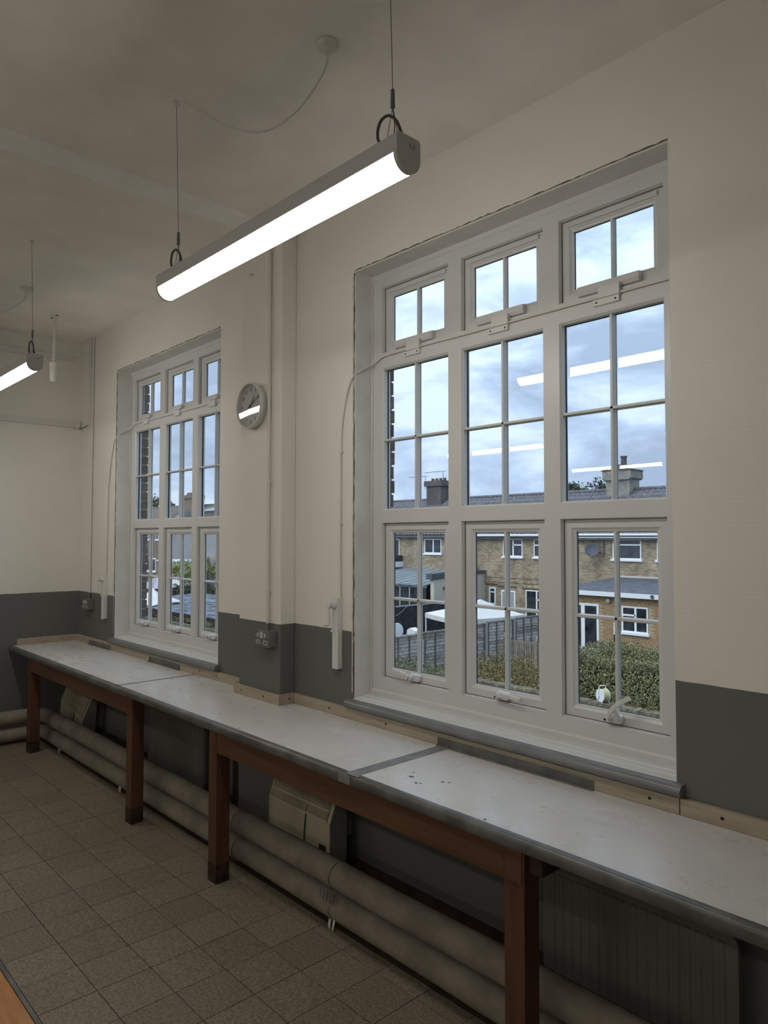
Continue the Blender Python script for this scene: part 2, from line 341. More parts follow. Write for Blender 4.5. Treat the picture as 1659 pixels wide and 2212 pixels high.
def text_part(name, body, size, m, parent, mat4, depth=.0004):
    cu = bpy.data.curves.new(name, 'FONT'); cu.body = body; cu.size = size; cu.extrude = depth; cu.align_x = 'CENTER'; cu.align_y = 'CENTER'
    o = bpy.data.objects.new(name, cu); C.objects.link(o)
    dg = bpy.context.evaluated_depsgraph_get(); me = bpy.data.meshes.new_from_object(o.evaluated_get(dg)); bpy.data.objects.remove(o)
    me.transform(mat4); me.materials.clear(); me.materials.append(MT[m])
    q = bpy.data.objects.new(name, me); C.objects.link(q); q.parent = parent; return q

# ================================================================== ROOM SHELL
H = 3.43; XE = 9.6; YS = -8.2; YO = .275
W = [(0.795, 2.45), (3.79, 5.445)]; WZ0, WZ1 = .872, 3.05
wn_ = MB()
def with_openings(mb, x0, x1, y0, y1, z0, z1, pad=0):
    xs = [x0]+[v for a, b in W for v in (a-pad, b+pad)]+[x1]
    for i in range(0, len(xs), 2): mb.box(xs[i], xs[i+1], y0, y1, z0, z1)
    for a, b in W:
        mb.box(a-pad, b+pad, y0, y1, z0, WZ0-.01); mb.box(a-pad, b+pad, y0, y1, WZ1, z1)
    return mb
wall_n = struct('wall_north', with_openings(MB(), 0, XE, 0, .19, 0, H), 'wall')
MB().box(2.866, 3.284, -.1, 0, 0, H).build('pilaster', 'wall', wall_n, bevel=.006)
outer = with_openings(MB(), -.3, XE+.3, .191, YO-.012, -3.2, H+.6).build('outer_brick_leaf', 'mortar', wall_n)
# outer brick reveals: every brick beside the left panes is a piece of its own
bmesh_ = box(-.085, 0, 0, .083, 0, .064); b0 = None
for (a, b) in W:
    for k in range(29):
        z = WZ0-.005+k*.0752; dx = random.uniform(-.002, .004); dy = random.uniform(-.005, .005)
        if b0 is None: b0 = bmesh_.build('brick', 'brick', wall_n, org=(0, 0, 0)); b0.location = (a+.004+dx, .192+dy, z)
        else: inst(b0, wall_n, (a+.004+dx, .192+dy, z))
struct('wall_west', box(-.25, 0, YS, .19, 0, H), 'wall')
struct('wall_south', box(-.25, XE+.25, YS-.25, YS, 0, H), 'wall')
struct('wall_east', box(XE, XE+.25, YS, .19, 0, H), 'wall')
struct('ceiling', box(-.25, XE+.25, YS-.25, .19, H, H+.2), 'ceil')
struct('trim_1', MB().prism([(3.07, H), (3.085, H-.012), (3.235, H-.012), (3.25, H)], 'y', YS, -.1), 'band')
fl = struct('floor', box(-.25, XE+.25, YS-.25, .19, -.25, -.012), 'grout')
# terrazzo tiles, one object each, sharing one mesh
T = .2083; gap = .0015
tm = MB().box(gap, T-gap, gap, T-gap, -.012, 0); t0 = None; nt_ = 0
xi = 3.21-15*T
for i in range(0, 33):
    for j in range(-7, -1):
        x = xi+i*T; y = -.037+j*T
        if x < -.1 or x > 6.35: continue
        if t0 is None: t0 = tm.build('floor_tile', 'tile', fl, org=(0, 0, 0)); t0.location = (x, y, random.uniform(-.0006, 0))
        else: inst(t0, fl, (x, y, random.uniform(-.0009, 0)))
        nt_ += 1
MB().box(6.4, XE, -1.495, -.37, -.012, 0).build('tiled_remainder', 'tile', fl)
MB().prism([(-.37, -.012), (-.37, .001), (-.03, .002), (-.022, .012), (-.02, .09), (0, .09), (0, -.012)], 'x', 0, XE).build('cove_shade_strip', 'cove_shade', fl)  # cove strip coloured dark, painting in the shade under the pipes
MB().box(0, XE, -1.512, -1.497, -.012, .002).build('edging_strip', 'nosing', fl)
# orange wood strip floor beyond the tiles: boards near the view as pieces, the rest one field
pm = MB().box(0, .448, 0, .0875, -.012, 0); p0 = None
for j in range(7):
    for i in range(12):
        x = 2.2+i*.45-(j % 2)*.225; y = -1.602-j*.089
        if p0 is None: p0 = pm.build('floor_board', 'plank', fl, org=(0, 0, 0)); p0.location = (x, y, 0)
        else: inst(p0, fl, (x, y, random.uniform(-.0006, 0)))
MB().box(0, XE, YS, -2.14, -.012, -.001).box(7.3, XE, -2.14, -1.513, -.012, -.001).box(0, 1.96, -2.14, -1.513, -.012, -.001).build('unseen_floor_field', 'tile', fl)  # unseen floor given the grey-brown tile colour to neutralise ceiling bounce

# ================================================================== WINDOWS
FY = .12                     # front of the frame
def window(idx, x0, lever_style):
    x1 = x0+1.655; win = thing('window_%d' % idx, None, None, (x0, FY, WZ0), kind='structure')
    X = [(.077, .533), (.613, 1.060), (1.136, 1.578)]     # opening columns, measured from x0
    cols = [(x0+a, x0+b) for a, b in X]
    rows = [(.972, 1.757), (1.820, 2.550), (2.630, 2.972)]
    # frame members
    f = MB(); f.box(x0, cols[0][0], FY, .178, WZ0, WZ1).box(cols[2][1], x1, FY, .178, WZ0, WZ1)
    f.box(cols[0][0], cols[2][1], FY, .178, WZ0, rows[0][0]).box(cols[0][0], cols[2][1], FY, .178, rows[2][1], WZ1-.002)
    f.build('outer_frame', 'upvc', win)
    for k in (0, 1): box(cols[k][1], cols[k+1][0], FY, .178, rows[0][0], rows[2][1]).build('mullion', 'upvc', win)
    for k in (0, 1):
        t = MB()
        for a, b in cols: t.box(a, b, FY, .178, rows[k][1], rows[k+1][0])
        t.build('transom', 'upvc', win)
    # raised bead along the bottom rail and the head
    MB().prism([(FY-.008, WZ0), (FY-.008, WZ0+.030), (FY, WZ0+.038), (FY, WZ0)], 'x', x0, x1).build('sill_bead', 'upvc', win)
    MB().prism([(FY-.006, WZ1-.002), (FY-.006, WZ1-.026), (FY, WZ1-.032), (FY, WZ1-.002)], 'x', x0, x1).build('head_bead', 'upvc', win)
    hand = []
    for ci, (a, b) in enumerate(cols):
        for ri, (z0, z1) in enumerate(rows):
            cx = (a+b)/2
            if ri == 1:      # fixed pane with glazing bars on both faces
                MB().ring(a, b, z0, z1, [(0, FY+.001), (.008, FY+.010), (.008, .152), (0, .152)]).build('glazing_bead', 'upvc', win)
                par = MB().ring(a, b, z0, z1, [(.004, .152), (.0105, .152), (.0105, .158), (.004, .158)]).build('gasket', 'gasket', win)
                MB().ring(a, b, z0, z1, [(0, .163), (.008, .163), (.001, .175), (0, .176)]).build('outer_bead', 'upvc', win)
                gx0, gx1, gz0, gz1 = a+.006, b-.006, z0+.006, z1-.006; gy = .158; byf = .134; zb = 2.180
            else:
                d = .052
                # sash: rebated frame set back behind the face of the fixed frame
                par = MB().ring(a, b, z0, z1, [(.0025, .146), (.006, .142), (.036, .141), (.045, .148), (d, .150), (d, .160), (.0025, .160)]).build('sash', 'upvc', win)
                MB().ring(a, b, z0, z1, [(-.001, FY+.001), (.0035, FY+.012), (.0035, .1405), (-.001, .1405)]).build('frame_bead', 'upvc', win)
                MB().ring(a, b, z0, z1, [(-.001, .1405), (.0035, .1405), (.0035, .159), (-.001, .159)]).build('shadow_gap', 'gasket', win)
                MB().ring(a, b, z0, z1, [(d-.002, .160), (d+.002, .160), (d+.002, .164), (d-.002, .164)]).build('gasket', 'gasket', par)
                MB().ring(a, b, z0, z1, [(0, .169), (d-.005, .169), (d-.014, .178), (0, .178)]).build('outer_rail', 'upvc', par)
                gx0, gx1, gz0, gz1 = a+d-.002, b-d+.002, z0+d-.002, z1-d+.002; gy = .164; byf = .150; zb = 1.372
            box(gx0, gx1, gy, gy+.005, gz0, gz1).build('pane', 'glass', par)
            bw = .0085
            def bar(mb, y0, y1):
                mb.prism([(cx-bw, y1), (cx-bw*.55, y0), (cx+bw*.55, y0), (cx+bw, y1)], 'z', gz0, gz1)
            m1 = MB(); bar(m1, byf, gy-.0005); m1.build('glazing_bar', 'upvc', par)
            m1 = MB(); bar(m1, gy+.014, gy+.0055); m1.build('glazing_bar', 'upvc', par)
            if ri < 2:
                for (ya, yb) in ((byf, gy-.0005), (gy+.014, gy+.0055)):
                    MB().prism([(yb, zb-bw), (ya, zb-bw*.55), (ya, zb+bw*.55), (yb, zb+bw)], 'x', gx0, gx1).build('glazing_bar', 'upvc', par)
            if ri == 0: hand.append((par, cx, z0))
            if ri == 2:
                # trickle vent on the head of each top sash
                q = MB().prism([(.141, z1-.012), (.134, z1-.014), (.132, z1-.022), (.134, z1-.031), (.141, z1-.033)], 'x', a+.03, b-.03)
                q.build('trickle_vent', 'upvc', par, smooth=50)
                # chain opener
                if lever_style:
                    op = MB().prism([(.141, z0+.005), (.122, z0+.008), (.115, z0+.022), (.118, z0+.045), (.141, z0+.050)], 'x', cx-.135, cx+.125)
                    o_ = op.build('chain_opener', 'hard', par, bevel=.002)
                    MB().box(cx-.035, cx+.055, .100, .122, z0-.028, z0+.018).build('drive_block', 'hard', o_, bevel=.003)
                    MB().box(cx-.06, cx+.05, .108, .12, z0-.052, z0-.026).build('fixing_plate', 'hard', o_, bevel=.002)
                    for sx in (-.045, .035): MB().cyl((cx+sx, .107, z0-.04), (cx+sx, .109, z0-.04), .004, 8).build('screw', 'hole', o_)
                else:
                    o_ = MB().box(cx-.05, cx+.05, .112, .141, z0+.004, z0+.035).build('chain_opener', 'hard', par, bevel=.004)
                    MB().box(cx-.035, cx+.045, .100, .120, z0-.045, z0-.002).build('fixing_plate', 'hard', o_, bevel=.003)
    # lever handles on the bottom rail of the bottom sashes
    for k, (par, cx, z0) in enumerate(hand):
        zc = z0+.030
        hb = MB().prism([(cx-.028+.018*math.cos(t)*0, 0) for t in ()] or [(cx-.034, zc-.012), (cx-.026, zc-.017), (cx+.026, zc-.017), (cx+.034, zc-.012), (cx+.034, zc+.012), (cx+.026, zc+.017), (cx-.026, zc+.017), (cx-.034, zc+.012)], 'y', .118, .1415)
        h = hb.build('handle', 'hard', par, bevel=.003)
        MB().cyl((cx-.012, .100, zc), (cx-.012, .12, zc), .013, 14).build('spindle', 'hard', h, smooth=40)
        MB().cyl((cx-.022, .0985, zc-.004), (cx-.022, .0998, zc-.004), .0045, 10).build('keyhole', 'hole', h)
        if idx == 2 and k == 2: pts = [(-.012, 0), (.004, .03), (.035, .062), (.068, .085), (.083, .092)]
        elif idx == 2 and k == 1: pts = [(-.012, .004), (.02, .010), (.06, .010), (.10, .006), (.115, .004)]
        elif idx == 2: pts = [(-.012, .004), (-.03, .012), (-.07, .020), (-.11, .024), (-.125, .025)]
        else: pts = [(-.012, .004), (-.03, .010), (-.06, .012), (-.085, .012)]
        lv = MB(); n = len(pts)
        path = [(cx+p[0], .096-.004*math.sin(PI*i/(n-1)), zc+p[1]) for i, p in enumerate(pts)]
        for i in range(n-1):
            p, q = Vector(path[i]), Vector(path[i+1]); d = (q-p).normalized(); s_ = Vector((-d.z, 0, d.x))*.0085; t_ = Vector((0, .005, 0))
            lv.add([p-s_-t_, p+s_-t_, p+s_+t_, p-s_+t_, q-s_-t_, q+s_-t_, q+s_+t_, q-s_+t_], [(0, 1, 2, 3), (7, 6, 5, 4), (0, 4, 5, 1), (1, 5, 6, 2), (2, 6, 7, 3), (3, 7, 4, 0)])
        lv.build('lever', 'hard', h, bevel=.002)
        if idx == 2 and k == 2:
            MB().tube([(cx+.026, .118, zc+.002), (cx+.024, .104, zc+.020), (cx+.018, .100, zc+.038)], .010, 10).build('lock_stud', 'hard', h, smooth=40)
    # inside lining of the opening: plaster cheeks, head and the cream sill board
    lin = MB(); lin.box(x0-.001, x0+.004, .004, FY, WZ0, WZ1).box(x1-.004, x1+.001, .004, FY, WZ0, WZ1)
    lin.box(x0, x1, .004, FY, WZ1-.005, WZ1+.001)
    lin.build('reveal_lining', 'plaster', win)
    MB().prism([(-.002, WZ0-.012), (-.004, WZ0-.002), (.002, WZ0+.002), (.030, WZ0+.003), (.034, WZ0+.007), (.060, WZ0+.008), (.064, WZ0+.012), (FY, WZ0+.013), (FY, WZ0-.012)], 'x', x0, x1).build('sill_board', 'upvc', win)
    MB().tube([(x0+.006, FY-.004, WZ0+.02), (x0+.006, FY-.004, WZ1-.01)], .004, 6).build('sealant_line', 'upvc', win)
    # chipped plaster edge with the open crack between wall paint and lining
    def jag(name, m, base, wid, z0, z1, y):
        n = 70; vs = []
        for i in range(n+1):
            z = z0+(z1-z0)*i/n; a = base+random.uniform(-.0012, .0012); b = a+wid*random.uniform(.25, 1.3)
            vs += [(a, y, z), (b, y, z), (a, y+.003, z), (b, y+.003, z)]
        fs = []
        for i in range(n):
            k = i*4; fs += [(k, k+1, k+5, k+4), (k+1, k+3, k+7, k+5), (k+2, k, k+4, k+6)]
        MB().add(vs, fs).build(name, m, win)
    jag('chipped_edge', 'chalk', x0-.014, .012, .90, WZ1-.02, -.0016)
    jag('crack', 'crack', x0-.0045, .0055, .90, WZ1-.01, -.0026)
    n = 80; vs = []  # shadow line along the head joint, painted as a ragged dark strip
    for i in range(n+1):
        x = x0+(x1-x0)*i/n; a = WZ1+.001+random.uniform(-.001, .001); b = a+.005*random.uniform(.2, 1.2)
        vs += [(x, -.0016, a), (x, -.0016, b), (x, .003, a), (x, .003, b)]
    MB().add(vs, [q for i in range(n) for q in ((4*i, 4*i+4, 4*i+5, 4*i+1), (4*i, 4*i+2, 4*i+6, 4*i+4))]).build('head_shadow_line', 'crack', win)
    return win
window(1, W[0][0], False); window(2, W[1][0], True)
# grey bullnose tiles under each window
for k, (a, b) in enumerate(W):
    prof = [(.0, .829), (-.030, .829), (-.038, .833), (-.043, .842), (-.043, .850), (-.036, .861), (-.022, .868), (0, .870), (.02, .870), (.02, .829)]
    o = struct('trim_%d' % (k+2), MB().prism(prof, 'x', a-.03, b+.028), 'dadopaint', smooth=35)

# ================================================================== WORKBENCH
XB = 8.3; ZB = .770; YF = -.565
wb = thing('workbench', 'long pale worn laminate workbench with grey taped edge running under both windows', 'workbench', (3.2, -.3, 0))
def slab(x0, x1): return MB().box(x0, x1, YF+.012, -.002 if x1 < 2.87 or x0 > 3.28 else -.101, ZB-.030, ZB)
t = MB().box(.002, 2.19, YF+.014, -.001, ZB-.03, ZB).build('worktop_section', 'laminate', wb, bevel=.002)
t = MB()
t.prism([(2.192, YF+.014), (4.43, YF+.014), (4.43, -.001), (3.286, -.001), (3.286, -.102), (2.864, -.102), (2.864, -.001), (2.192, -.001)], 'z', ZB-.03, ZB).build('worktop_section', 'laminate', wb)
MB().box(4.432, XB, YF+.014, -.001, ZB-.03, ZB).build('worktop_section', 'laminate', wb, bevel=.002)
prof = [(YF+.030, ZB+.0012), (YF+.012, ZB+.0012), (YF+.004, ZB-.002), (YF, ZB-.008), (YF-.001, ZB-.030), (YF+.003, ZB-.038), (YF+.013, ZB-.038), (YF+.013, ZB)]
nose = MB(); n = 60; vs = []
for i in range(n+1):
    x = .002+(XB-.002)*i/n; dz = random.uniform(-.0022, .0012); dy = random.uniform(-.0012, .0012)
    vs += [(x, y+(dy if y < YF+.012 else 0), z+(dz if z < ZB-.02 else 0)) for y, z in prof]
k = len(prof); nose.add(vs, [(i*k+j, i*k+(j+1) % k, (i+1)*k+(j+1) % k, (i+1)*k+j) for i in range(n) for j in range(k)])
nose.build('taped_nosing', 'nosing', wb, smooth=50)
MB().box(4.395, 4.455, YF+.01, -.02, ZB+.0003, ZB+.0014).build('seam_tape', 'tape', wb)
MB().box(2.178, 2.202, YF+.01, -.02, ZB+.0003, ZB+.0012).build('seam_tape', 'tape', wb)
MB().prism([(4.47, YF+.004), (4.40, YF+.002), (4.395, YF+.03), (4.46, YF+.03)], 'z', ZB+.001, ZB+.0022).build('tape_patch', 'tape', wb)
MB().box(4.36, 4.43, YF-.0016, YF+.004, ZB-.037, ZB-.004).build('tape_patch', 'tape', wb)
rng = random.Random(21)
for (x, y, r) in ((4.66, -.44, .010), (4.675, -.43, .006), (4.60, -.40, .012), (4.72, -.36, .009), (4.74, -.345, .006), (4.57, -.36, .005), (5.05, -.52, .007), (2.30, -.05, .010)):
    MB().prism([(x+r*math.cos(t)*rng.uniform(.5, 1.2), y+r*math.sin(t)*rng.uniform(.4, 1.1)) for t in [k*PI/4 for k in range(8)]], 'z', ZB+.0002, ZB+.0009).build('glue_spot', 'nosing', wb)
def leg(x, foot=.06):
    o = MB().box(x, x+.076, -.556, -.481, foot, ZB-.031).build('leg', 'legwood', wb, bevel=.002)
    MB().box(x-.0003, x+.0763, -.5563, -.4807, 0, foot+.03).build('dark_leg_foot', 'darkleg', o)  # foot block in a darker colour than the leg above
    return o
for x in (.485, 2.362, 3.338, 5.155): leg(x)
leg(6.95)
MB().box(.561, 2.362, -.556, -.530, .633, ZB-.031).build('apron_rail', 'apron', wb, bevel=.0015)
MB().box(3.414, 5.155, -.556, -.530, .630, ZB-.031).build('apron_rail', 'apron', wb, bevel=.0015)
for x in (.49, 2.37, 3.345, 5.16):                     # bridle joints where the apron meets the leg
    MB().box(x, x+.062, -.5585, -.556, .632, .733).build('joint_face', 'apron', wb)
MB().box(2.79, 2.864, -.09, -.02, 0, ZB-.031).build('dark_upright', 'darkleg', wb)  # dark upright block added beside the pillar, below the worktop
for x in (5.24, .40): MB().box(x-.0, x+.045, -.54, -.001, ZB-.10, ZB-.031).build('cross_bearer', 'darkleg', wb)
# upstand battens round the back of the bench
def batten(x0, x1, y0, y1, label, holes):
    o = MB().box(x0, x1, y0, y1, ZB+.0005, .824).build('upstand_batten', 'batten', wb, bevel=.002)
    if label: o['label'] = label
    for (x, y, ax) in holes:
        z = .798
        if ax == 'y': MB().cyl((x, y-.0012, z), (x, y+.004, z), .0055, 10).build('screw_hole', 'hole', o)
        else: MB().cyl((x+.0012, y, z), (x-.004, y, z), .0055, 10).build('screw_hole', 'hole', o)
Y = -.022
batten(.024, 2.842, Y, -.0005, None, [(v, Y, 'y') for v in (.22, .70, 1.5, 2.25, 2.47, 2.72)])
batten(2.844, 3.306, -.122, -.1005, None, [(2.93, -.122, 'y'), (3.16, -.122, 'y')])
batten(2.844, 2.8655, -.100, -.0005, None, [])
batten(3.2845, 3.306, -.100, -.0005, None, [(3.306, -.05, 'x')])
batten(3.308, 5.462, Y, -.0005, None, [(v, Y, 'y') for v in (3.62, 4.05, 5.36)])
batten(5.465, XB, Y, -.0005, None, [(v, Y, 'y') for v in (5.60, 5.80, 6.4, 7.3)])
batten(.0005, .022, YF+.06, -.0005, None, [(.022, -.14, 'x')])
for (a, b) in ((4.385, 5.15), (.33, .79), (1.50, 1.98)):
    MB().prism([(Y-.016, ZB+.0014), (Y-.014, ZB+.004), (Y-.003, ZB+.008), (Y-.002, ZB+.034), (Y, ZB+.036), (Y, ZB+.0014)], 'x', a, b).build('grey_sealing_strip', 'nosing', wb)

# ================================================================== LAGGED PIPES
def pipe(name, z, r, label, ys):
    o = thing(name, label, 'pipe', (2.2, -.34, z), 'lagged heating pipes')
    path = [(.17, YS+.05, z), (.17, -.9, z), (.17, -.50, z), (.185, -.42, z), (.215, -.365, z), (.28, -.34, z)]+[(.6+i*.48+random.uniform(-.1, .1), -.34+random.uniform(-.003, .003), z+random.uniform(-.003, .003)) for i in range(18)]
    MB().tube(path, r, 20).build('lagging', 'lag', o, smooth=60)
    for x in (.75, 2.05, 3.28, 4.08, 5.7): MB().tube([(x, -.34, z), (x+.012, -.34, z)], r+.0035, 20).build('joint_band', 'lag', o, smooth=40)
    return o
pu = pipe('lagged_pipe', .207, .058, 'upper of two lagged heating pipes running along the wall below the bench', 0)
pl_ = pipe('lagged_pipe', .072, .056, 'lower of two lagged heating pipes running just above the floor', 0)
for x in (.72, 2.05, 3.23, 5.9):
    MB().box(x, x+.01, -.345, -.335, .0, .02).build('support_foot', 'hard', pl_)
for (x, z, s_) in ((.72, .02, 1), (1.86, .01, 1.2), (3.05, .02, 1.2), (4.10, .0, 1.3)):
    q = MB()
    for k in range(2):
        a = x+random.uniform(-.02, .02); q.add([(a, -.385, .055), (a+.010*s_, -.383, .052), (a+.006*s_+.004, -.392-.006*k, .055-.045*s_-.004*k), (a-.003, -.390, .057-.04*s_),
                                                (a, -.383, .055), (a+.010*s_, -.381, .052), (a+.006*s_+.004, -.390-.006*k, .055-.045*s_-.004*k), (a-.003, -.388, .057-.04*s_)],
                                               [(0, 1, 2, 3), (7, 6, 5, 4), (0, 4, 5, 1), (1, 5, 6, 2), (2, 6, 7, 3), (3, 7, 4, 0)])
    q.build('torn_lagging', 'chalk', pl_)
q = MB()
for k in range(5):
    a = 4.02+k*.022; q.add([(a, -.392, .135+.008*(k % 2)), (a+.012, -.395, .155), (a+.018, -.405, .112), (a, -.388, .135), (a+.012, -.391, .155), (a+.018, -.401, .112)], [(0, 1, 2), (5, 4, 3), (0, 3, 4, 1), (1, 4, 5, 2), (2, 5, 3, 0)])
q.build('torn_lagging', 'lag', pu)

# ================================================================== CONVECTOR HEATERS
def heater():
    """local: width along x from 0, back at y=0, front at y=-.10, bottom z=0"""
    o = thing('convector_heater', 'cream convector heater with slotted grille and flex down its front, right of the pillar', 'heater', (0, 0, 0), 'convector heaters under the bench')
    Wd, Dp, Z1, Z2 = .527, .100, .190, .385
    s = [(0, 0), (-Dp, 0), (-Dp, Z1), (-.030, Z2), (0, Z2)]
    MB().prism(s, 'x', .006, Wd-.006).build('casing', 'heater', o, bevel=.004)
    MB().prism([(y*1.02, z) for y, z in s], 'x', 0, .006).build('end_panel', 'heatside', o); MB().prism([(y*1.02, z) for y, z in s], 'x', Wd-.006, Wd).build('end_panel', 'heatside', o)
    dv = Vector((0, .070, Z2-Z1)); L_ = dv.length; dv.normalize(); nv = Vector((0, -dv.z, dv.y))
    org = Vector((0, -Dp, Z1))
    g = MB().add([org+Vector((.03, 0, 0))+dv*.010+nv*.0045, org+Vector((Wd-.03, 0, 0))+dv*.010+nv*.0045, org+Vector((Wd-.03, 0, 0))+dv*(L_-.012)+nv*.0045, org+Vector((.03, 0, 0))+dv*(L_-.012)+nv*.0045], [(0, 1, 2, 3)])
    gr = g.build('grille_opening', 'hole', o)
    sl = MB(); n = 92
    for i in range(n+1):
        x = .03+(Wd-.06)*i/n
        p = org+Vector((x, 0, 0))+dv*.010+nv*.0050; q = p+dv*(L_-.022); e_ = Vector((.0012, 0, 0))
        sl.add([p-e_, p+e_, q+e_, q-e_, p-e_+nv*.002, p+e_+nv*.002, q+e_+nv*.002, q-e_+nv*.002], [(4, 5, 6, 7), (0, 4, 7, 3), (1, 2, 6, 5)])
    tag(sl.build('grille_slats', 'heater', o), kind='stuff')
    br = MB()
    for k in range(0, 5):
        p = org+dv*(.006+(L_-.014)*k/4)+nv*.0045; a = p+Vector((.024, 0, 0)); b = p+Vector((Wd-.024, 0, 0)); h = dv*.0032
        br.add([a-h, b-h, b+h, a+h, a-h+nv*.004, b-h+nv*.004, b+h+nv*.004, a+h+nv*.004], [(4, 5, 6, 7), (0, 1, 5, 4), (2, 3, 7, 6)])
    br.build('grille_bars', 'heater', o)
    f = MB().tube([(.34, -Dp*.38-.01, .335), (.335, -Dp-.002, .20), (.327, -Dp-.006, .12), (.325, -Dp-.006, .05), (.305, -Dp-.005, -.02), (.28, -Dp-.004, -.10)], .0035, 8); f.build('mains_flex', 'cable', o, smooth=60)
    MB().box(Wd-.088, Wd-.036, -Dp-.0018, -Dp+.004, .024, .078).build('switch_recess', 'hole', o)
    MB().cyl((Wd-.06, -Dp-.008, .050), (Wd-.06, -Dp, .050), .012, 12).build('thermostat_knob', 'ink', o)
    MB().box(.06, Wd-.06, -.002, .085, .08, .30).build('mounting_frame', 'heatside', o)
    return o
h1 = heater(); h1.location = (3.317, -.090, .120)
h0 = copy_tree(h1); h0.location = (.13, -.090, .105); h0.rotation_euler = (0, math.radians(8.5), 0)
h0['label'] = 'cream convector heater hanging crooked on the wall at the far left end under the bench'

# ================================================================== RADIATORS
def radiator(x0, x1, z0, z1, label, side):
    o = thing('panel_radiator', label, 'radiator', (x0, -.1, z0), 'panel radiators below the bench')
    y1 = -.060; y0 = -.095; n = int((x1-x0)/.0375); r = .035
    pts = []                                        # rounded front panel outline
    for (cx, cz, a0) in ((x1-r, z1-r, 0), (x0+r, z1-r, 90), (x0+r, z0+r, 180), (x1-r, z0+r, 270)):
        for k in range(5): t = math.radians(a0+k*22.5); pts.append((cx+r*math.cos(t), cz+r*math.sin(t)))
    MB().prism(pts, 'y', y0+.006, y1).build('panel', 'rad', o, bevel=.004)
    fl_ = MB()
    for i in range(n):
        a = x0+.03+(x1-x0-.06)*i/n; b = a+(x1-x0-.06)/n
        fl_.prism([(a, y0+.007), (a+(b-a)*.30, y0+.001), (a+(b-a)*.62, y0+.001), (a+(b-a)*.9, y0+.007)], 'z', z0+.03, z1-.03)
    fl_.build('pressed_flutes', 'rad', o, smooth=30)
    MB().box(x0+.01, x1-.01, y1, -.030, z0+.02, z1-.012).build('rear_panel', 'rad', o)
    MB().box(x0+.08, x0+.13, -.031, -.001, z0+.05, z1-.04).build('wall_bracket', 'hole', o); MB().box(x1-.13, x1-.08, -.031, -.001, z0+.05, z1-.04).build('wall_bracket', 'hole', o)
    e = x0-.012 if side < 0 else x1+.012
    MB().cyl((e, -.075, .0), (e, -.075, z0+.06), .009, 10).build('valve_tail', 'conduit', o, smooth=40)
    return o
radiator(1.655, 2.440, .085, .488, 'grey-cream fluted panel radiator between the second and third bench legs', -1)
radiator(4.972, 5.668, .085, .485, 'grey-cream fluted panel radiator at the bottom right behind the bench', 1)
radiator(6.2, 7.3, .085, .485, 'panel radiator under the bench beyond the right edge of the picture', 1)

# ================================================================== CONDUITS, SOCKETS, WINDERS, CLOCK
def conduit(name, pts, r, label, saddles, m='conduit', group=None):
    o = thing(name, label, 'conduit', pts[-1], group)
    MB().tube(pts, r, 12).build('tube', m, o, smooth=60)
    for (x, y, z) in saddles:
        q = MB().box(x-.018, x+.018, y, y+.006, z-.006, z+.006).cyl((x, y-.008, z-.006), (x, y-.008, z+.006), r+.003, 12); q.build('saddle', m, o)
    return o
yc = -.1-.014
cz = conduit('cable_conduit', [(3.185, yc, H-.004), (3.185, yc, 1.168)], .0095, 'white conduit running down the pillar from ceiling to double socket', [(3.185, -.106, z) for z in (2.62, 1.985, 1.385)])
MB().cyl((3.185, yc, ZD), (3.185, yc, 1.166), .0099, 12).build('grey_painted_end', 'dadopaint', cz, smooth=60)
MB().box(2.96, 3.03, -.118, -.1005, 3.355, 3.425).build('corner_box', 'conduit', cz, bevel=.003)
c1 = conduit('cable_conduit', [(.30, -.013, H-.004), (.296, -.013, 1.152)], .0085, 'white conduit down the corner beside the end wall to the small socket', [(.30, -.006, z) for z in (3.10, 2.62, 1.93, 1.41)])
MB().cyl((.296, -.013, ZD), (.296, -.013, 1.150), .0089, 12).build('grey_painted_end', 'dadopaint', c1, smooth=60)
tag(box(.205, .240, -.020, -.0005, 2.66, H-.004).build('vertical_trunking', 'conduit', org=(.22, -.01, 2.66), bevel=.002), 'white square trunking in the far corner beside the round conduit', 'trunking')
for (z0, z1, ye, lb) in ((3.250, 3.298, -.07, 'upper white trunking along the end wall near the ceiling'), (2.660, 2.712, -.022, 'lower white trunking along the end wall level with window tops')):
    o = thing('wall_trunking', lb, 'trunking', (.01, -1, z0))
    MB().box(.0005, .022, YS+.01, ye, z0, z1).build('channel', 'conduit', o, bevel=.002)
    MB().box(.0222, .0245, YS+.01, ye-.05, z0+.002, z1-.002).build('lid', 'conduit', o)
    if ye > -.05: MB().box(.0005, .030, ye-.045, ye+.002, z0-.012, z1+.004).build('end_cap', 'conduit', o, bevel=.002)
tag(MB().tube([(.03, -.03, 2.66), (.06, -.02, 2.655), (.12, -.012, 2.66), (.20, -.010, 2.675)], .003, 6).build('loose_cable', 'cable', org=(.1, -.02, 2.66)), 'thin dark cable linking the end wall trunking to the corner pipe', 'cable')
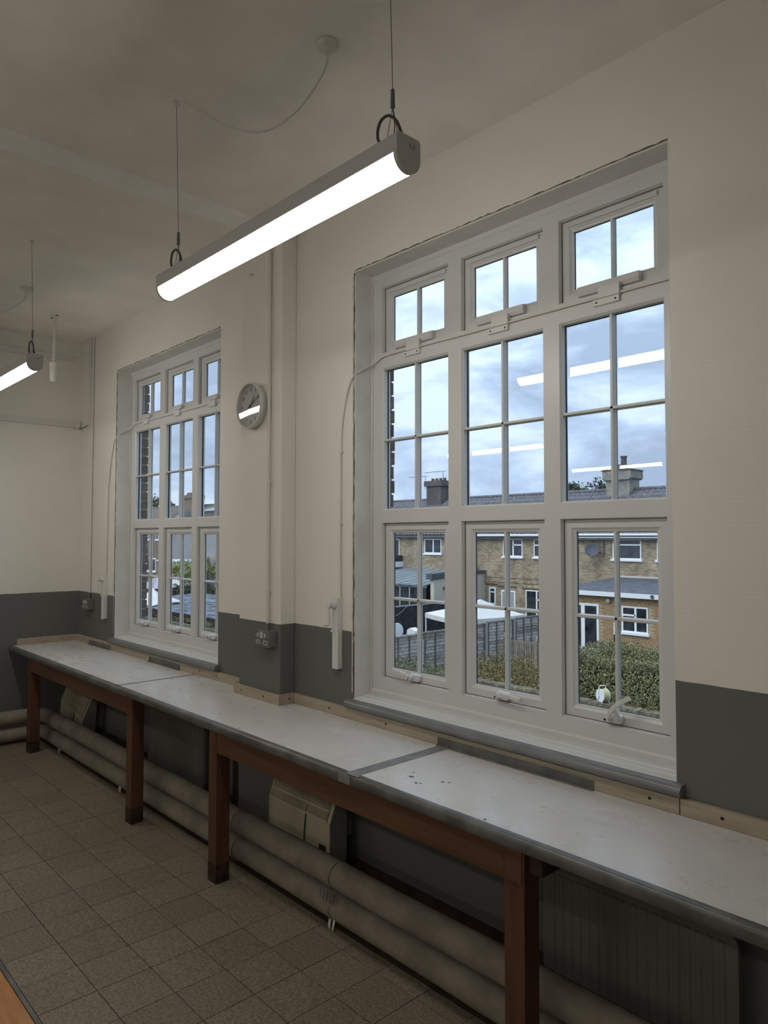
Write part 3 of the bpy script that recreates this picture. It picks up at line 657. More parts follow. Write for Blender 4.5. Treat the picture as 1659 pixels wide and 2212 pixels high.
def socket(x0, y, z0, label):
    o = thing('double_socket', label, 'socket', (x0+.073, y, z0), 'double wall sockets')
    Wd, Hh, D = .146, .088, .050
    MB().box(x0, x0+Wd, y-D+.006, y-.0003, z0, z0+Hh).build('back_box', 'socket', o, bevel=.003)
    MB().box(x0-.001, x0+Wd+.001, y-D, y-D+.006, z0-.001, z0+Hh+.001).build('face_plate', 'socket', o, bevel=.002)
    yf = y-D-.002
    for cx in (x0+.038, x0+Wd-.038):
        MB().box(cx-.007, cx+.007, yf-.002, yf+.0025, z0+.052, z0+.074).build('switch_rocker', 'socketw', o, bevel=.001)
        MB().ring(cx-.017, cx+.017, z0+.014, z0+.036, [(0, yf), (.0045, yf), (.0045, yf+.003), (0, yf+.003)]).box(cx-.003, cx+.003, yf, yf+.003, z0+.026, z0+.036).build('pin_shutter', 'socketw', o)
        MB().box(cx-.003, cx+.003, yf+.0012, yf+.003, z0+.017, z0+.024).build('pin_hole', 'hole', o)
    MB().box(x0+.060, x0+.086, yf-.001, yf+.003, z0+.045, z0+.082).build('label_plate', 'socketw', o)
    for cx in (x0+.012, x0+Wd-.012): MB().cyl((cx, yf+.001, z0+.044), (cx, yf+.003, z0+.044), .004, 8).build('screw', 'hole', o)
    return o
socket(3.108, -.1, 1.078, 'grey metal double socket on the pillar at the end of the conduit')
socket(.225, 0, 1.062, 'grey metal double socket in the corner next to the far window')
def winder(x, label, cab, clabel):
    o = thing('window_winder', label, 'winder', (x, 0, 1.01), 'window winder boxes')
    MB().box(x-.022, x+.023, -.034, -.0004, 1.008, 1.375).build('gear_box', 'hard', o, bevel=.003)
    hub = MB().lathe([(.001, 0), (.018, 0), (.020, .010), (.018, .020), (.001, .021)], (x-.002, -.055, 1.335), 'y', 16).build('crank_hub', 'hard', o, smooth=40)
    MB().lathe([(.001, 0), (.014, 0), (.016, .008), (.013, .018), (.001, .019)], (x-.006, -.076, 1.335), 'y', 14).build('crank_boss', 'hard', hub, smooth=40)
    a = MB().tube([(x-.006, -.068, 1.33), (x-.008, -.068, 1.26), (x-.009, -.068, 1.235)], .0065, 8); ar = a.build('crank_arm', 'hard', o, smooth=50)
    MB().lathe([(.001, 0), (.008, .001), (.0085, .02), (.0065, .038), (.001, .039)], (x-.009, -.103, 1.235), 'y', 12).build('crank_knob', 'hard', ar, smooth=50)
    MB().box(x-.026, x-.004, -.041, -.034, 1.195, 1.207).build('parking_clip', 'hard', o)
    t = tag(MB().tube(cab, .0048, 8).build('winder_cable', 'conduit', org=cab[0], smooth=60), clabel, 'cable')
    return o
ZT = 2.606
def spline(pts, n=8):
    P = [Vector(p) for p in pts]; out = []
    for i in range(len(P)-1):
        p0, p1, p2, p3 = P[max(i-1, 0)], P[i], P[i+1], P[min(i+2, len(P)-1)]
        for k in range(n):
            t = k/n; out.append(.5*((2*p1)+(-p0+p2)*t+(2*p0-5*p1+4*p2-p3)*t*t+(-p0+3*p1-3*p2+p3)*t*t*t))
    return out+[P[-1]]
winder(3.678, 'white winder box with crank handle on the wall left of the near window',
       spline([(3.690, -.007, 1.376), (3.688, -.007, 1.7), (3.690, -.007, 2.10), (3.700, -.007, 2.27), (3.738, -.008, 2.42), (3.782, -.006, 2.50), (3.80, .03, 2.535), (3.812, .075, 2.565), (3.845, .107, 2.592), (3.93, .112, ZT+.006), (4.4, .112, ZT+.004), (4.9, .112, ZT+.004), (5.40, .112, ZT+.004)]), 'white winder cable curving from the crank box up to the near window transom')
winder(.632, 'white winder box with crank handle on the wall left of the far window',
       spline([(.640, -.007, 1.376), (.645, -.007, 1.7), (.660, -.007, 2.10), (.690, -.007, 2.27), (.740, -.008, 2.42), (.785, -.006, 2.49), (.805, .03, 2.53), (.817, .075, 2.56), (.85, .107, 2.59), (.93, .112, ZT+.006), (1.4, .112, ZT+.004), (1.9, .112, ZT+.004), (2.40, .112, ZT+.004)]), 'white winder cable curving from the crank box up to the far window transom')
for z in (1.75, 2.12): tag(MB().box(3.678, 3.702, -.009, -.0004, z, z+.008).cyl((3.69, -.006, z), (3.69, -.006, z+.008), .008, 10).build('cable_clip', 'conduit', org=(3.69, 0, z)), 'small white clip holding the winder cable, %s of the two' % ('upper' if z > 2 else 'lower'), 'clip')
# wall clock
cc = Vector((3.028, -.1004, 2.440)); R_ = .134
ck = thing('wall_clock', 'round white wall clock on the pillar reading about ten past one', 'clock', cc)
MB().lathe([(R_*.90, 0), (R_*.96, -.012), (R_, -.030), (R_, -.046), (R_*.985, -.052), (R_*.93, -.054), (R_*.91, -.046), (R_*.90, -.031), (.0005, -.031)], cc, 'y', 56).build('case', 'clockw', ck, smooth=35)
MB().lathe([(.0005, -.0325), (R_*.905, -.0325), (R_*.905, -.034), (.0005, -.034)], cc, 'y', 56).build('dial', 'dial', ck)
cg = MB().lathe([(.0005, -.0485), (R_*.5, -.0482), (R_*.915, -.047)], cc, 'y', 56).build('glass', 'cglass', ck, smooth=60)
RX = Matrix.Rotation(PI/2, 4, 'X')
for n in range(1, 13):
    a = 2*PI*n/12; r = R_*.70
    text_part('numeral', str(n), .031, 'ink', ck, Matrix.Translation((r*math.sin(a), -.0348, r*math.cos(a))) @ RX)
for n in range(60):
    pass
tk = MB()
for n in range(60):
    a = 2*PI*n/60; r0 = R_*(.84 if n % 5 else .82); r1 = R_*.875; wd = .0008 if n % 5 else .0014
    d = Vector((math.sin(a), 0, math.cos(a))); s_ = Vector((d.z, 0, -d.x))*wd; y = Vector((0, -.0346, 0))
    tk.add([cc+d*r0-s_+y, cc+d*r0+s_+y, cc+d*r1+s_+y, cc+d*r1-s_+y], [(0, 1, 2, 3)])
tk.build('minute_ticks', 'ink', ck, fix=False)
def hand(name, ang, l0, l1, w0, y):
    a = math.radians(ang); d = Vector((math.sin(a), 0, math.cos(a))); s_ = Vector((d.z, 0, -d.x)); vs = []
    for yy in (y, y-.001): vs += [cc+d*(-l0)-s_*w0+Vector((0, yy, 0)), cc+d*(-l0)+s_*w0+Vector((0, yy, 0)), cc+d*l1+s_*w0*.6+Vector((0, yy, 0)), cc+d*l1-s_*w0*.6+Vector((0, yy, 0))]
    MB().add(vs, [(0, 1, 2, 3), (7, 6, 5, 4), (0, 4, 5, 1), (1, 5, 6, 2), (2, 6, 7, 3), (3, 7, 4, 0)]).build(name, 'ink', ck)
hand('hour_hand', 35, .018, .066, .0032, -.0365); hand('minute_hand', 61, .022, .100, .0018, -.0385); hand('second_hand', 66, .03, .10, .0007, -.040)
MB().cyl(cc+Vector((0, -.035, 0)), cc+Vector((0, -.043, 0)), .005, 12).build('centre_pin', 'ink', ck)
tag(MB().tube([(2.995, -.1, 3.225), (2.995, -.125, 3.222), (3.0, -.135, 3.205), (3.02, -.135, 3.195), (3.035, -.13, 3.205)], .0035, 8).build('wall_hook', 'conduit', org=(2.995, -.1, 3.2)), 'small painted hook on the pillar above the clock', 'hook')

# ================================================================== SUSPENDED LIGHTS
LY = -1.042
def light_fitting():
    """local: left end x=0, axis y=0, underside z=0"""
    o = thing('pendant_strip_light', 'lit fluorescent strip light hanging on two wires in front of the pillar and near window', 'ceiling light', (0, 0, 0), 'suspended strip lights')
    Ln = 1.405; r = .043; zc = r+.003
    low = [(r*math.sin(t), zc-r*math.cos(t)) for t in [math.radians(a) for a in range(-90, 91, 10)]]
    MB().prism(low, 'x', .014, Ln-.014).build('diffuser', 'lamp', o, smooth=40)
    hs = [(-r-.0015, zc), (r+.0015, zc), (r+.0015, zc+.046), (r-.004, zc+.054), (-r+.004, zc+.054), (-r-.0015, zc+.046)]
    MB().prism(hs, 'x', .010, Ln-.010).build('housing', 'lampbody', o, smooth=25)
    cap = [((r+.002)*math.sin(t), zc-(r+.002)*math.cos(t)) for t in [math.radians(a) for a in range(-90, 91, 12)]]+[(r+.002, zc+.048), (r-.004, zc+.056), (-r+.004, zc+.056), (-r-.002, zc+.048)]
    for (a, b) in ((0, .014), (Ln-.014, Ln)):
        c_ = MB().prism(cap, 'x', a, b).build('end_cap', 'lampbody', o, bevel=.0015)
    MB().tube([(Ln+.0005, .012+.009*math.cos(t), zc+.034+.009*math.sin(t)) for t in [math.radians(k) for k in range(-200, 21, 20)]], .0008, 6).build('knockout_ring', 'cable', o)
    top = zc+.054
    for (x, s_) in ((.10, 1), (Ln-.062, 1)):
        g = MB().tube([(x, 0, top+.155), (x, 0, top+.105)], .0055, 10, r_end=.0065); gr = g.build('wire_gripper', 'wire', o, smooth=50)
        MB().tube([(x, 0, top+.11), (x-.030, 0, top-.002)], .0011, 6).tube([(x, 0, top+.11), (x+.026, 0, top-.002)], .0011, 6).tube([(x, 0, top+.105), (x+.004, .004, top+.055), (x+.002, 0, top-.002)], .0018, 6).build('bridle_wire', 'wire', gr)
        MB().tube([(x, 0, top+.15), (x-.005, -.012, H-2.645-.006)], .0012, 6).build('suspension_wire', 'wire', o)
        MB().lathe([(.001, 0), (.010, 0), (.012, -.006), (.004, -.016), (.001, -.017)], (x-.005, -.012, H-2.645-.0005), 'z', 12).build('ceiling_hook', 'conduit', o, smooth=50)
        pts = spline([(x-.036, .004, top-.002), (x-.060, .0, top+.045), (x-.052, 0, top+.085), (x-.020, 0, top+.092), (x+.012, 0, top+.066), (x+.030, 0, top+.03), (x+.040, .002, top-.002)], 6)
        MB().tube(pts, .0042, 8).build('flex_loop', 'cable', o, smooth=60)
    return o
def rose(x, y, label, pts):
    o = thing('ceiling_rose', label, 'ceiling rose', (x, y, H-.03), 'ceiling roses with drooping flex')
    MB().lathe([(.001, 0), (.040, 0), (.042, -.004), (.038, -.016), (.020, -.024), (.008, -.032), (.001, -.033)], (x, y, H-.0005), 'z', 24).build('rose_body', 'conduit', o, smooth=45)
    MB().tube(spline(pts, 8), .0035, 8).build('drooping_flex', 'wcable', o, smooth=60)
    return o
f1 = light_fitting(); f1.location = (3.822, LY, 2.645)
f2 = copy_tree(f1); f2.location = (.752, LY, 2.645); f2['label'] = 'lit strip light cut off by the left edge of the picture near the end wall'
lab = {(0, 1): 'strip light of the second row nearest the end wall, mirrored in the near window', (1, 1): 'strip light in the middle of the second row, behind the camera',
       (2, 1): 'strip light of the second row furthest from the end wall', (0, 2): 'strip light of the back row nearest the end wall, mirrored faintly in the near window', (1, 2): 'strip light in the middle of the back row', (2, 2): 'strip light of the back row furthest from the end wall'}
for (i, j), l_ in lab.items():
    c = copy_tree(f1); c.location = (.752+3.07*i, LY-2.74*j, 2.645); c['label'] = l_
rose(4.600, -.822, 'white ceiling rose above the big strip light with a drooping flex', [(4.600, -.822, H-.03), (4.590, -.83, H-.10), (4.48, -.86, H-.20), (4.33, -.905, H-.235), (4.17, -.955, H-.17), (4.03, -1.00, H-.07), (3.94, -1.035, H-.002)])
rose(1.214, -.828, 'white ceiling rose near the end wall with a thin drooping flex', [(1.214, -.828, H-.03), (1.20, -.85, H-.10), (1.10, -.98, H-.19), (.98, -1.15, H-.19), (.85, -1.3, H-.10), (.78, -1.40, H-.002)])
pd = thing('pendant_lampholder', 'white batten tube lampholder without bulb hanging near the far corner', 'lampholder', (.70, -.47, 2.90))
MB().lathe([(.001, 0), (.032, 0), (.030, -.010), (.012, -.016), (.001, -.017)], (.70, -.47, H-.0005), 'z', 20).build('ceiling_plate', 'conduit', pd, smooth=45)
MB().cyl((.70, -.47, H-.012), (.70, -.47, 3.06), .0115, 14).build('drop_tube', 'conduit', pd, smooth=45)
MB().lathe([(.001, 3.066), (.016, 3.066), (.026, 3.058), (.033, 3.050), (.033, 3.020), (.030, 3.018), (.030, 2.950), (.028, 2.940), (.028, 2.918), (.024, 2.902), (.001, 2.902)], (.70, -.47, 0), 'z', 24).build('holder_body', 'conduit', pd, smooth=25)
MB().tube([(.664, -.47, H-.004), (.650, -.475, H-.012), (.640, -.48, H-.010)], .0035, 6).tube([(.736, -.47, H-.004), (.75, -.465, H-.010)], .0035, 6).build('fixing_screws', 'hole', pd)

# ================================================================== OUTSIDE
exec_out = True
ZG = -3.2
struct('ground', box(-140, 60, .3, 160, ZG-.4, ZG), 'lawn')
def ext_window(par, x0, x1, z0, z1, y, style='', sill=True, cur=False, pd_=.06):
    """casement window in a wall whose face is at y (facing -y)"""
    f = MB().ring(x0, x1, z0, z1, [(0, y-.03), (pd_, y-.03), (pd_, y+.03), (0, y+.03)])
    w_, h_ = x1-x0, z1-z0; mid = x0+w_*.53
    if 'v' in style: f.box(mid-.045, mid+.045, y-.032, y+.03, z0+pd_, z1-pd_)
    if 'l' in style: f.box(x0+pd_, mid, y-.032, y+.03, z0+h_*.66-.04, z0+h_*.66+.04)
    if 'r' in style: f.box(mid, x1-pd_, y-.032, y+.03, z0+h_*.66-.04, z0+h_*.66+.04)
    if 't' in style: f.box(x0+pd_, x1-pd_, y-.032, y+.03, z0+h_*.72-.035, z0+h_*.72+.035)
    o = f.build('window', 'wframe', par)
    MB().box(x0+.02, x1-.02, y-.005, y+.02, z0+.02, z1-.02).build('pane', 'wpane', o)
    if sill: MB().box(x0-.07, x1+.07, y-.10, y+.02, z0-.10, z0).build('sill', 'wframe', o)
    return o
def tiled_roof(par, x0, x1, ye, yr, ze, zr, m='slate', pitch=.30, rows=11, name='roof_tiles'):
    """pantile slope facing -y from eaves (ye,ze) to ridge (yr,zr); every course steps over the next"""
    nx = int((x1-x0)/pitch)*6; vs = []; fs = []; dy = (yr-ye)/rows; dz = (zr-ze)/rows
    for r in range(rows):
        for e_ in (0, 1):
            for i in range(nx+1):
                x = x0+(x1-x0)*i/nx; wv = .026*math.sin(2*PI*(i % 6)/6)+.01*math.sin(4*PI*(i % 6)/6)
                vs.append((x, ye+dy*(r+e_), ze+dz*(r+e_)+wv+(.045 if e_ == 0 else 0)))
        k = 2*r*(nx+1)
        fs += [(k+i, k+i+1, k+nx+2+i, k+nx+1+i) for i in range(nx)]
        if r: fs += [(k-(nx+1)+i, k-(nx+1)+i+1, k+i+1, k+i) for i in range(nx)]
    o = MB().add(vs, fs).build(name, m, par, fix=False); o['kind'] = 'stuff'
    MB().prism([(ye, ze-.06), (yr, zr-.06), (yr+(yr-ye), ze-.06)], 'x', x0, x1).build('roof_slope', m, par)
    MB().tube([(x0, yr, zr+.02), (x1, yr, zr+.02)], .11, 10).build('ridge_tiles', m, par, smooth=50)
    return o
YH = 30.65; YR = 34.3
def house_shell(name, x0, x1, label, wall='stock', roof='slate', z_e=1.90, z_r=4.35):
    o = thing(name, label, 'house', ((x0+x1)/2, YH, ZG))
    MB().box(x0, x1, YH, YH+7.3, ZG, z_e).build('wall', wall, o)
    tiled_roof(o, x0, x1, YH-.28, YR, z_e-.05, z_r, roof)
    return o
# --- house at the left of the near window, with conservatory
hA = house_shell('terraced_house', -36.0, -22.3, 'yellow brick house with glass lean-to and dark brick chimney, left in near window')
MB().box(-36, -22.3, YH-.30, YH-.2, 1.70, 1.83).build('gutter', 'felt', hA)
ext_window(hA, -25.1, -23.65, .70, 1.62, YH, 'v')
MB().box(-25.60, -25.42, YH-.16, YH, -.1, 1.75).build('downpipe', 'grender', hA)
ext_window(hA, -29.3, -27.4, .45, 1.6, YH, 'v')
MB().box(-29.4, -27.05, YH-.9, YH, -.25, .12).build('white_porch_hood', 'wframe', hA)
MB().box(-29.3, -27.1, YH-.8, YH-.05, .12, .52).build('dark_planter', 'dfence', hA)
ch = MB().box(-27.75, -26.40, 33.6, 34.7, 3.6, 5.35).box(-27.9, -26.25, 33.5, 34.8, 5.25, 5.62).build('chimney', 'darkbrick', hA)
for k in range(4): MB().lathe([(.11, 0), (.13, .03), (.10, .16), (.12, .20), (.001, .20)], (-27.6+k*.37, 34.1, 5.62), 'z', 12).build('chimney_pot', 'darkbrick', ch)
MB().prism([(-27.9, 33.4), (-26.2, 33.4), (-26.2, 33.65), (-27.9, 33.65)], 'z', 3.62, 3.80).build('lead_flashing', 'ldish', ch)
def aerial(par, x, y, z, ln, mast):
    a = MB().cyl((x, y, z-mast), (x, y, z), .02, 6).cyl((x-ln, y, z), (x+.25, y, z), .016, 6)
    for k in range(9): a.cyl((x-ln+k*ln/9, y-.16, z), (x-ln+k*ln/9, y+.16, z), .008, 4)
    a.build('aerial', 'steel', par)
aerial(hA, -26.55, 34.0, 6.28, 1.7, .7); aerial(hA, -28.15, 33.9, 6.02, 1.6, .95)
tiled_ = None
hK = thing('conservatory', 'glass-roofed lean-to against the brick house behind the lap fence', 'conservatory', (-25.5, 28.3, ZG))
xL, xR = -30.5, -20.65; ya, yb = 26.0, YH-.02
cr_ = MB().add([(xL, ya, -.92), (xR, ya, -.92), (xR, yb, -.30), (xL, yb, -.30), (xL, ya, -.98), (xR, ya, -.98), (xR, yb, -.36), (xL, yb, -.36)], [(0, 1, 2, 3), (7, 6, 5, 4), (0, 4, 5, 1), (1, 5, 6, 2), (2, 6, 7, 3), (3, 7, 4, 0)]).build('conservatory_roof', 'polycarb', hK)
for k in range(13):
    x = xL+.3+k*.74
    MB().tube([(x, ya, -.90), (x, yb, -.28)], .03, 4).build('roof_bar', 'ldish', cr_)
box(xL, xR, ya+.1, ya+.2, ZG, ZG+.8).build('conservatory_base', 'grender', hK)
cw = MB()
for k in range(13):
    x = xL+.05+k*.77; cw.box(x, x+.08, ya+.10, ya+.18, ZG+.8, -.95)
cw.box(xL, xR, ya+.10, ya+.18, -1.08, -.95).build('conservatory_frame', 'ldish', hK)
box(xL+.1, xR-.1, ya+.14, ya+.15, ZG+.8, -1.0).build('conservatory_glazing', 'wpane', hK)
for k, (a, b) in enumerate(((-24.9, -23.2), (-22.9, -22.3))): box(a, b, ya+.20, ya+.22, ZG+.8, -1.1).build('pale_blind', 'grender', hK)
box(-21.5, -20.6, ya+.06, ya+.10, -2.6, -1.1).build('blossom_panel', 'dfence', hK)
hX = thing('rear_extension', 'cream rendered extension side wall with dark roof edge at the left of the middle pane', 'extension', (-20.3, 28, ZG))
MB().prism([(ya+.25, ZG), (ya+.25, -.62), (28.2, -.50), (YH, -.38), (YH, ZG)], 'x', -20.45, -20.2).build('extension_side_wall', 'render_', hX)
MB().prism([(ya+.05, -.60), (ya+.05, -.30), (28.2, -.16), (YH, -.22), (YH, -.40), (28.2, -.46)], 'x', -20.6, -20.12).build('extension_roof_edge', 'felt', hX)
MB().tube(spline([(-20.17, 27.0, -1.1), (-20.15, 27.8, -1.2), (-20.15, 28.4, -1.6), (-20.15, 28.6, -2.1)], 5), .09, 6).build('arched_trim', 'felt', hX)
# --- middle house
hB = house_shell('terraced_house', -22.28, -15.0, 'yellow brick house with white back door behind the garden canopy, centre of near window')
MB().tube([(-20.55, YH-.33, 1.82), (-15.0, YH-.33, 1.82)], .065, 8).build('gutter', 'gutter', hB)
MB().box(-22.28, -15.0, YH-.26, YH+.02, 1.62, 1.80).build('soffit', 'felt', hB)
ext_window(hB, -18.85, -17.48, .62, 1.62, YH, 'vr'); ext_window(hB, -16.72, -15.5, .62, 1.62, YH, 'vl')
MB().box(-22.2, -15.0, YH-.03, YH, -.60, -.55).build('string_course', 'stock', hB); MB().box(-22.2, -15.0, YH-.03, YH, -.87, -.82).build('string_course', 'stock', hB)
ext_window(hB, -19.88, -19.38, -2.2, -1.18, YH, 't', False, pd_=.10)
ext_window(hB, -17.28, -15.9, -2.75, -1.22, YH, 'vr')
d = MB().ring(-18.98, -17.98, ZG, -1.32, [(0, YH-.04), (.09, YH-.04), (.09, YH+.03), (0, YH+.03)]).build('back_door', 'wframe', hB); MB().box(-18.9, -18.06, YH-.015, YH+.02, ZG+.05, -1.4).build('door_leaf', 'ldish', d)
for (a, b, z) in ((-20.1, -19.3, -.98), (-19.2, -17.9, -1.06), (-17.5, -15.7, -1.10)): MB().box(a, b, YH-.05, YH, z-.06, z).build('lintel_edge', 'darkbrick', hB)
def dish(par, x, y, z, r, m):
    a = MB().lathe([(.001, 0), (r*.5, -.02), (r*.85, -.06), (r, -.10), (r*.97, -.10), (r*.8, -.05), (.001, .012)], (0, 0, 0), 'y', 20)
    a.xf(Matrix.Translation((x, y-.35, z)) @ Matrix.Rotation(math.radians(-25), 4, 'X') @ Matrix.Rotation(math.radians(14), 4, 'Z') @ Matrix.Scale(1.0, 4))
    o = a.build('satellite_dish', m, par, smooth=50)
    MB().tube([(x, y-.36, z-.05), (x+.25, y-.15, z-.12), (x+.3, y, z-.1)], .025, 6).tube([(x, y-.4, z-r*.8), (x-.05, y-.75, z-.15)], .014, 5).build('dish_bracket', m, o)
dish(hB, -21.0, YH, 0.0, .34, 'ldish')
# --- right house with chimney and single storey rear extension
hC = house_shell('terraced_house', -14.98, 2.0, 'yellow brick house with satellite dish and rendered chimney, right in near window')
MB().tube([(-14.98, YH-.33, 1.84), (2, YH-.33, 1.84)], .06, 8).build('gutter', 'gutter', hC)
MB().box(-14.98, 2.0, YH-.30, YH+.02, 1.68, 1.74).build('fascia_board', 'gutter', hC)
MB().box(-14.98, 2.0, YH-.26, YH+.02, 1.58, 1.68).build('soffit', 'felt', hC)
ext_window(hC, -11.95, -10.42, .62, 1.62, YH, 't'); ext_window(hC, -9.62, -8.4, .62, 1.62, YH, 'tv'); ext_window(hC, -6.5, -5.0, .62, 1.62, YH, 'v')
dish(hC, -12.90, YH, 1.05, .37, 'dish'); MB().cyl((-12.42, YH-.06, .75), (-12.42, YH-.06, 1.75), .03, 6).build('dish_mast', 'dish', hC)
ch = MB().box(-14.03, -12.63, 33.7, 34.8, 3.3, 5.0).build('chimney', 'crender', hC)
MB().prism([(-14.03, 4.88), (-14.17, 4.96), (-14.17, 5.40), (-12.49, 5.40), (-12.49, 4.96), (-12.63, 4.88)], 'y', 33.55, 34.95).build('chimney_crown', 'crender', ch)
MB().prism([(-14.28, 5.40), (-13.85, 5.53), (-12.8, 5.53), (-12.38, 5.40)], 'y', 33.5, 35.0).build('chimney_cap', 'darkbrick', ch)
MB().lathe([(.16, 0), (.16, .62), (.19, .64), (.19, .70), (.15, .70), (.001, .68)], (-13.22, 34.2, 5.52), 'z', 14).build('chimney_pot', 'darkbrick', ch)
for x, h_ in ((-13.8, .18), (-13.5, .24), (-12.9, .20)): MB().lathe([(.12, 0), (.12, h_), (.001, h_)], (x, 34.1, 5.52), 'z', 10).build('chimney_pot', 'darkbrick', ch)
YX = 25.15; x0, x1 = -11.75, -3.0
exw = MB().box(x0, x1, YX+.02, YH, ZG, -.70).build('extension_wall', 'newmortar', hC)
bk = MB(); rr_ = random.Random(3)
opn = [(-11.1, -9.54, ZG, -1.12), (-8.5, -7.33, -2.30, -1.13)]
for k in range(32):
    z = ZG+.1+k*.0745
    if z > -.78: break
    for i in range(38):
        a = -12.0+i*.2275-(k % 2)*.114; b = a+.216
        if any(b > p-.005 and a < q+.005 and z+.065 > r and z < s for p, q, r, s in opn): continue
        if a > -3.5: continue
        pr_ = rr_.uniform(0, .006); bk.add([(a, YX+.02, z), (b, YX+.02, z), (b, YX+.02, z+.064), (a, YX+.02, z+.064), (a, YX+.006-pr_, z), (b, YX+.006-pr_, z), (b, YX+.006-pr_, z+.064), (a, YX+.006-pr_, z+.064)], [(4, 5, 6, 7), (0, 1, 5, 4), (1, 2, 6, 5), (2, 3, 7, 6), (3, 0, 4, 7)])
tag(bk.build('brickwork', 'newbrick', exw), kind='stuff')
MB().add([(x0, YX-.25, -.60), (x1, YX-.25, -.60), (x1, YH-.01, -.28), (x0, YH-.01, -.28), (x0, YX-.25, -.68), (x1, YX-.25, -.68), (x1, YH-.01, -.36), (x0, YH-.01, -.36)], [(0, 1, 2, 3), (7, 6, 5, 4), (0, 4, 5, 1), (1, 5, 6, 2), (2, 6, 7, 3), (3, 7, 4, 0)]).build('felt_roof', 'felt', hC)
MB().box(x0, x1, YX-.27, YX-.22, -.77, -.58).build('extension_fascia', 'gutter', hC)
MB().box(x0, x1, YH-.04, YH, -.34, -.20).build('cement_flashing', 'render_', hC)
fd = MB().ring(-11.1, -9.55, ZG+.0, -1.14, [(0, YX-.02), (.10, YX-.02), (.10, YX+.03), (0, YX+.03)]).box(-10.40, -10.22, YX-.025, YX+.03, ZG, -1.14).build('french_doors', 'wframe', hC)
MB().box(-11.0, -9.63, YX+.0, YX+.02, ZG+.15, -1.22).build('door_pane', 'wpane', fd)
MB().box(-11.05, -9.6, YX-.026, YX+.03, ZG, ZG+.17).build('bottom_rail', 'wframe', fd); MB().box(-10.17, -10.14, YX-.06, YX-.02, -2.32, -2.16).build('door_handle', 'hole', fd)
ext_window(hC, -8.48, -7.34, -2.20, -1.14, YX, 'vl')
for (a, b) in ((-10.9, -9.7), (-8.5, -7.3)):
    q = MB(); 
    for i in range(int((b-a)/.075)): q.box(a+i*.075, a+i*.075+.064, YX-.004, YX+.02, -1.10, -.90)
    tag(q.build('soldier_course', 'newbrick', hC), kind='stuff')
MB().lathe([(.001, 0), (.06, -.01), (.09, -.05), (.09, -.12), (.001, -.13)], (-9.06, YX, -.96), 'y', 14).build('round_wall_lamp', 'ldish', hC)
MB().box(-8.84, -8.80, YX-.05, YX, -2.35, -1.86).build('waste_pipe', 'wframe', hC); MB().box(-8.835, -8.805, YX-.05, YX, ZG, -2.35).build('waste_pipe', 'hole', hC)
for x in (-7.02, -6.62): MB().lathe([(.001, 0), (.075, 0), (.085, -.02), (.05, -.03), (.001, -.015)], (x, YX-.27, -.67), 'y', 12).build('fascia_vent', 'dish', hC)

# --- far houses seen through the far window
hD = thing('terraced_house', 'distant brown brick house with white windows, first pane of the far window', 'house', (-64, YH, ZG))
MB().box(-72, -61.2, YH, YH+7, ZG, 3.5).build('wall', 'redbrick', hD)
tiled_roof(hD, -72, -61.2, YH-.3, YH+3, 3.45, 5.0, 'slate2', rows=7)
for (a, b) in ((-66.0, -64.9), (-63.7, -62.6)): ext_window(hD, a, b, 1.45, 2.7, YH, 'v')
ext_window(hD, -65.85, -63.6, -1.85, -.45, YH, 'v', True, pd_=.12)
hE = thing('terraced_house', 'distant grey rendered house with brick chimney, middle of the far window', 'house', (-55, YH, ZG))
MB().box(-61.15, -44, YH+.05, YH+7, ZG, 3.5).build('wall', 'grender', hE)
tiled_roof(hE, -61.15, -54.4, YH-.2, YH+3, 3.45, 4.95, 'slate2', rows=7); tiled_roof(hE, -54.35, -44, YH-.2, YH+3, 4.1, 4.95, 'ldish', rows=4)
MB().box(-54.35, -44, YH-.1, YH+5, 3.4, 4.06).build('upper_wall', 'slate2', hE)
c_ = MB().box(-60.7, -58.2, YH+1.2, YH+2.4, 3.9, 5.85).box(-60.85, -58.05, YH+1.1, YH+2.5, 5.6, 5.95).build('chimney', 'redbrick', hE)
for k in range(4): MB().lathe([(.16, 0), (.13, .3), (.001, .3)], (-60.3+k*.55, YH+1.8, 5.95), 'z', 8).build('chimney_pot', 'redbrick', c_)
MB().prism([(-58.6, 3.5), (-57.2, 3.5), (-56.9, 4.2)], 'y', YH-.6, YH+.4).build('pale_gable', 'ldish', hE)
gb = thing('garage', 'small white flat-roofed garage far off behind yellow-green shrubs', 'garage', (-54, 28, ZG))
MB().box(-56.2, -52.2, 27.5, 30, ZG, -.5).build('wall', 'wframe', gb); MB().box(-56.4, -52, 27.3, 30.2, -.5, -.38).build('flat_roof', 'gutter', gb)
for x in (-55.8, -54.6, -53.4): MB().box(x, x+.7, 27.47, 27.52, -1.1, -.7).build('window', 'wpane', gb)

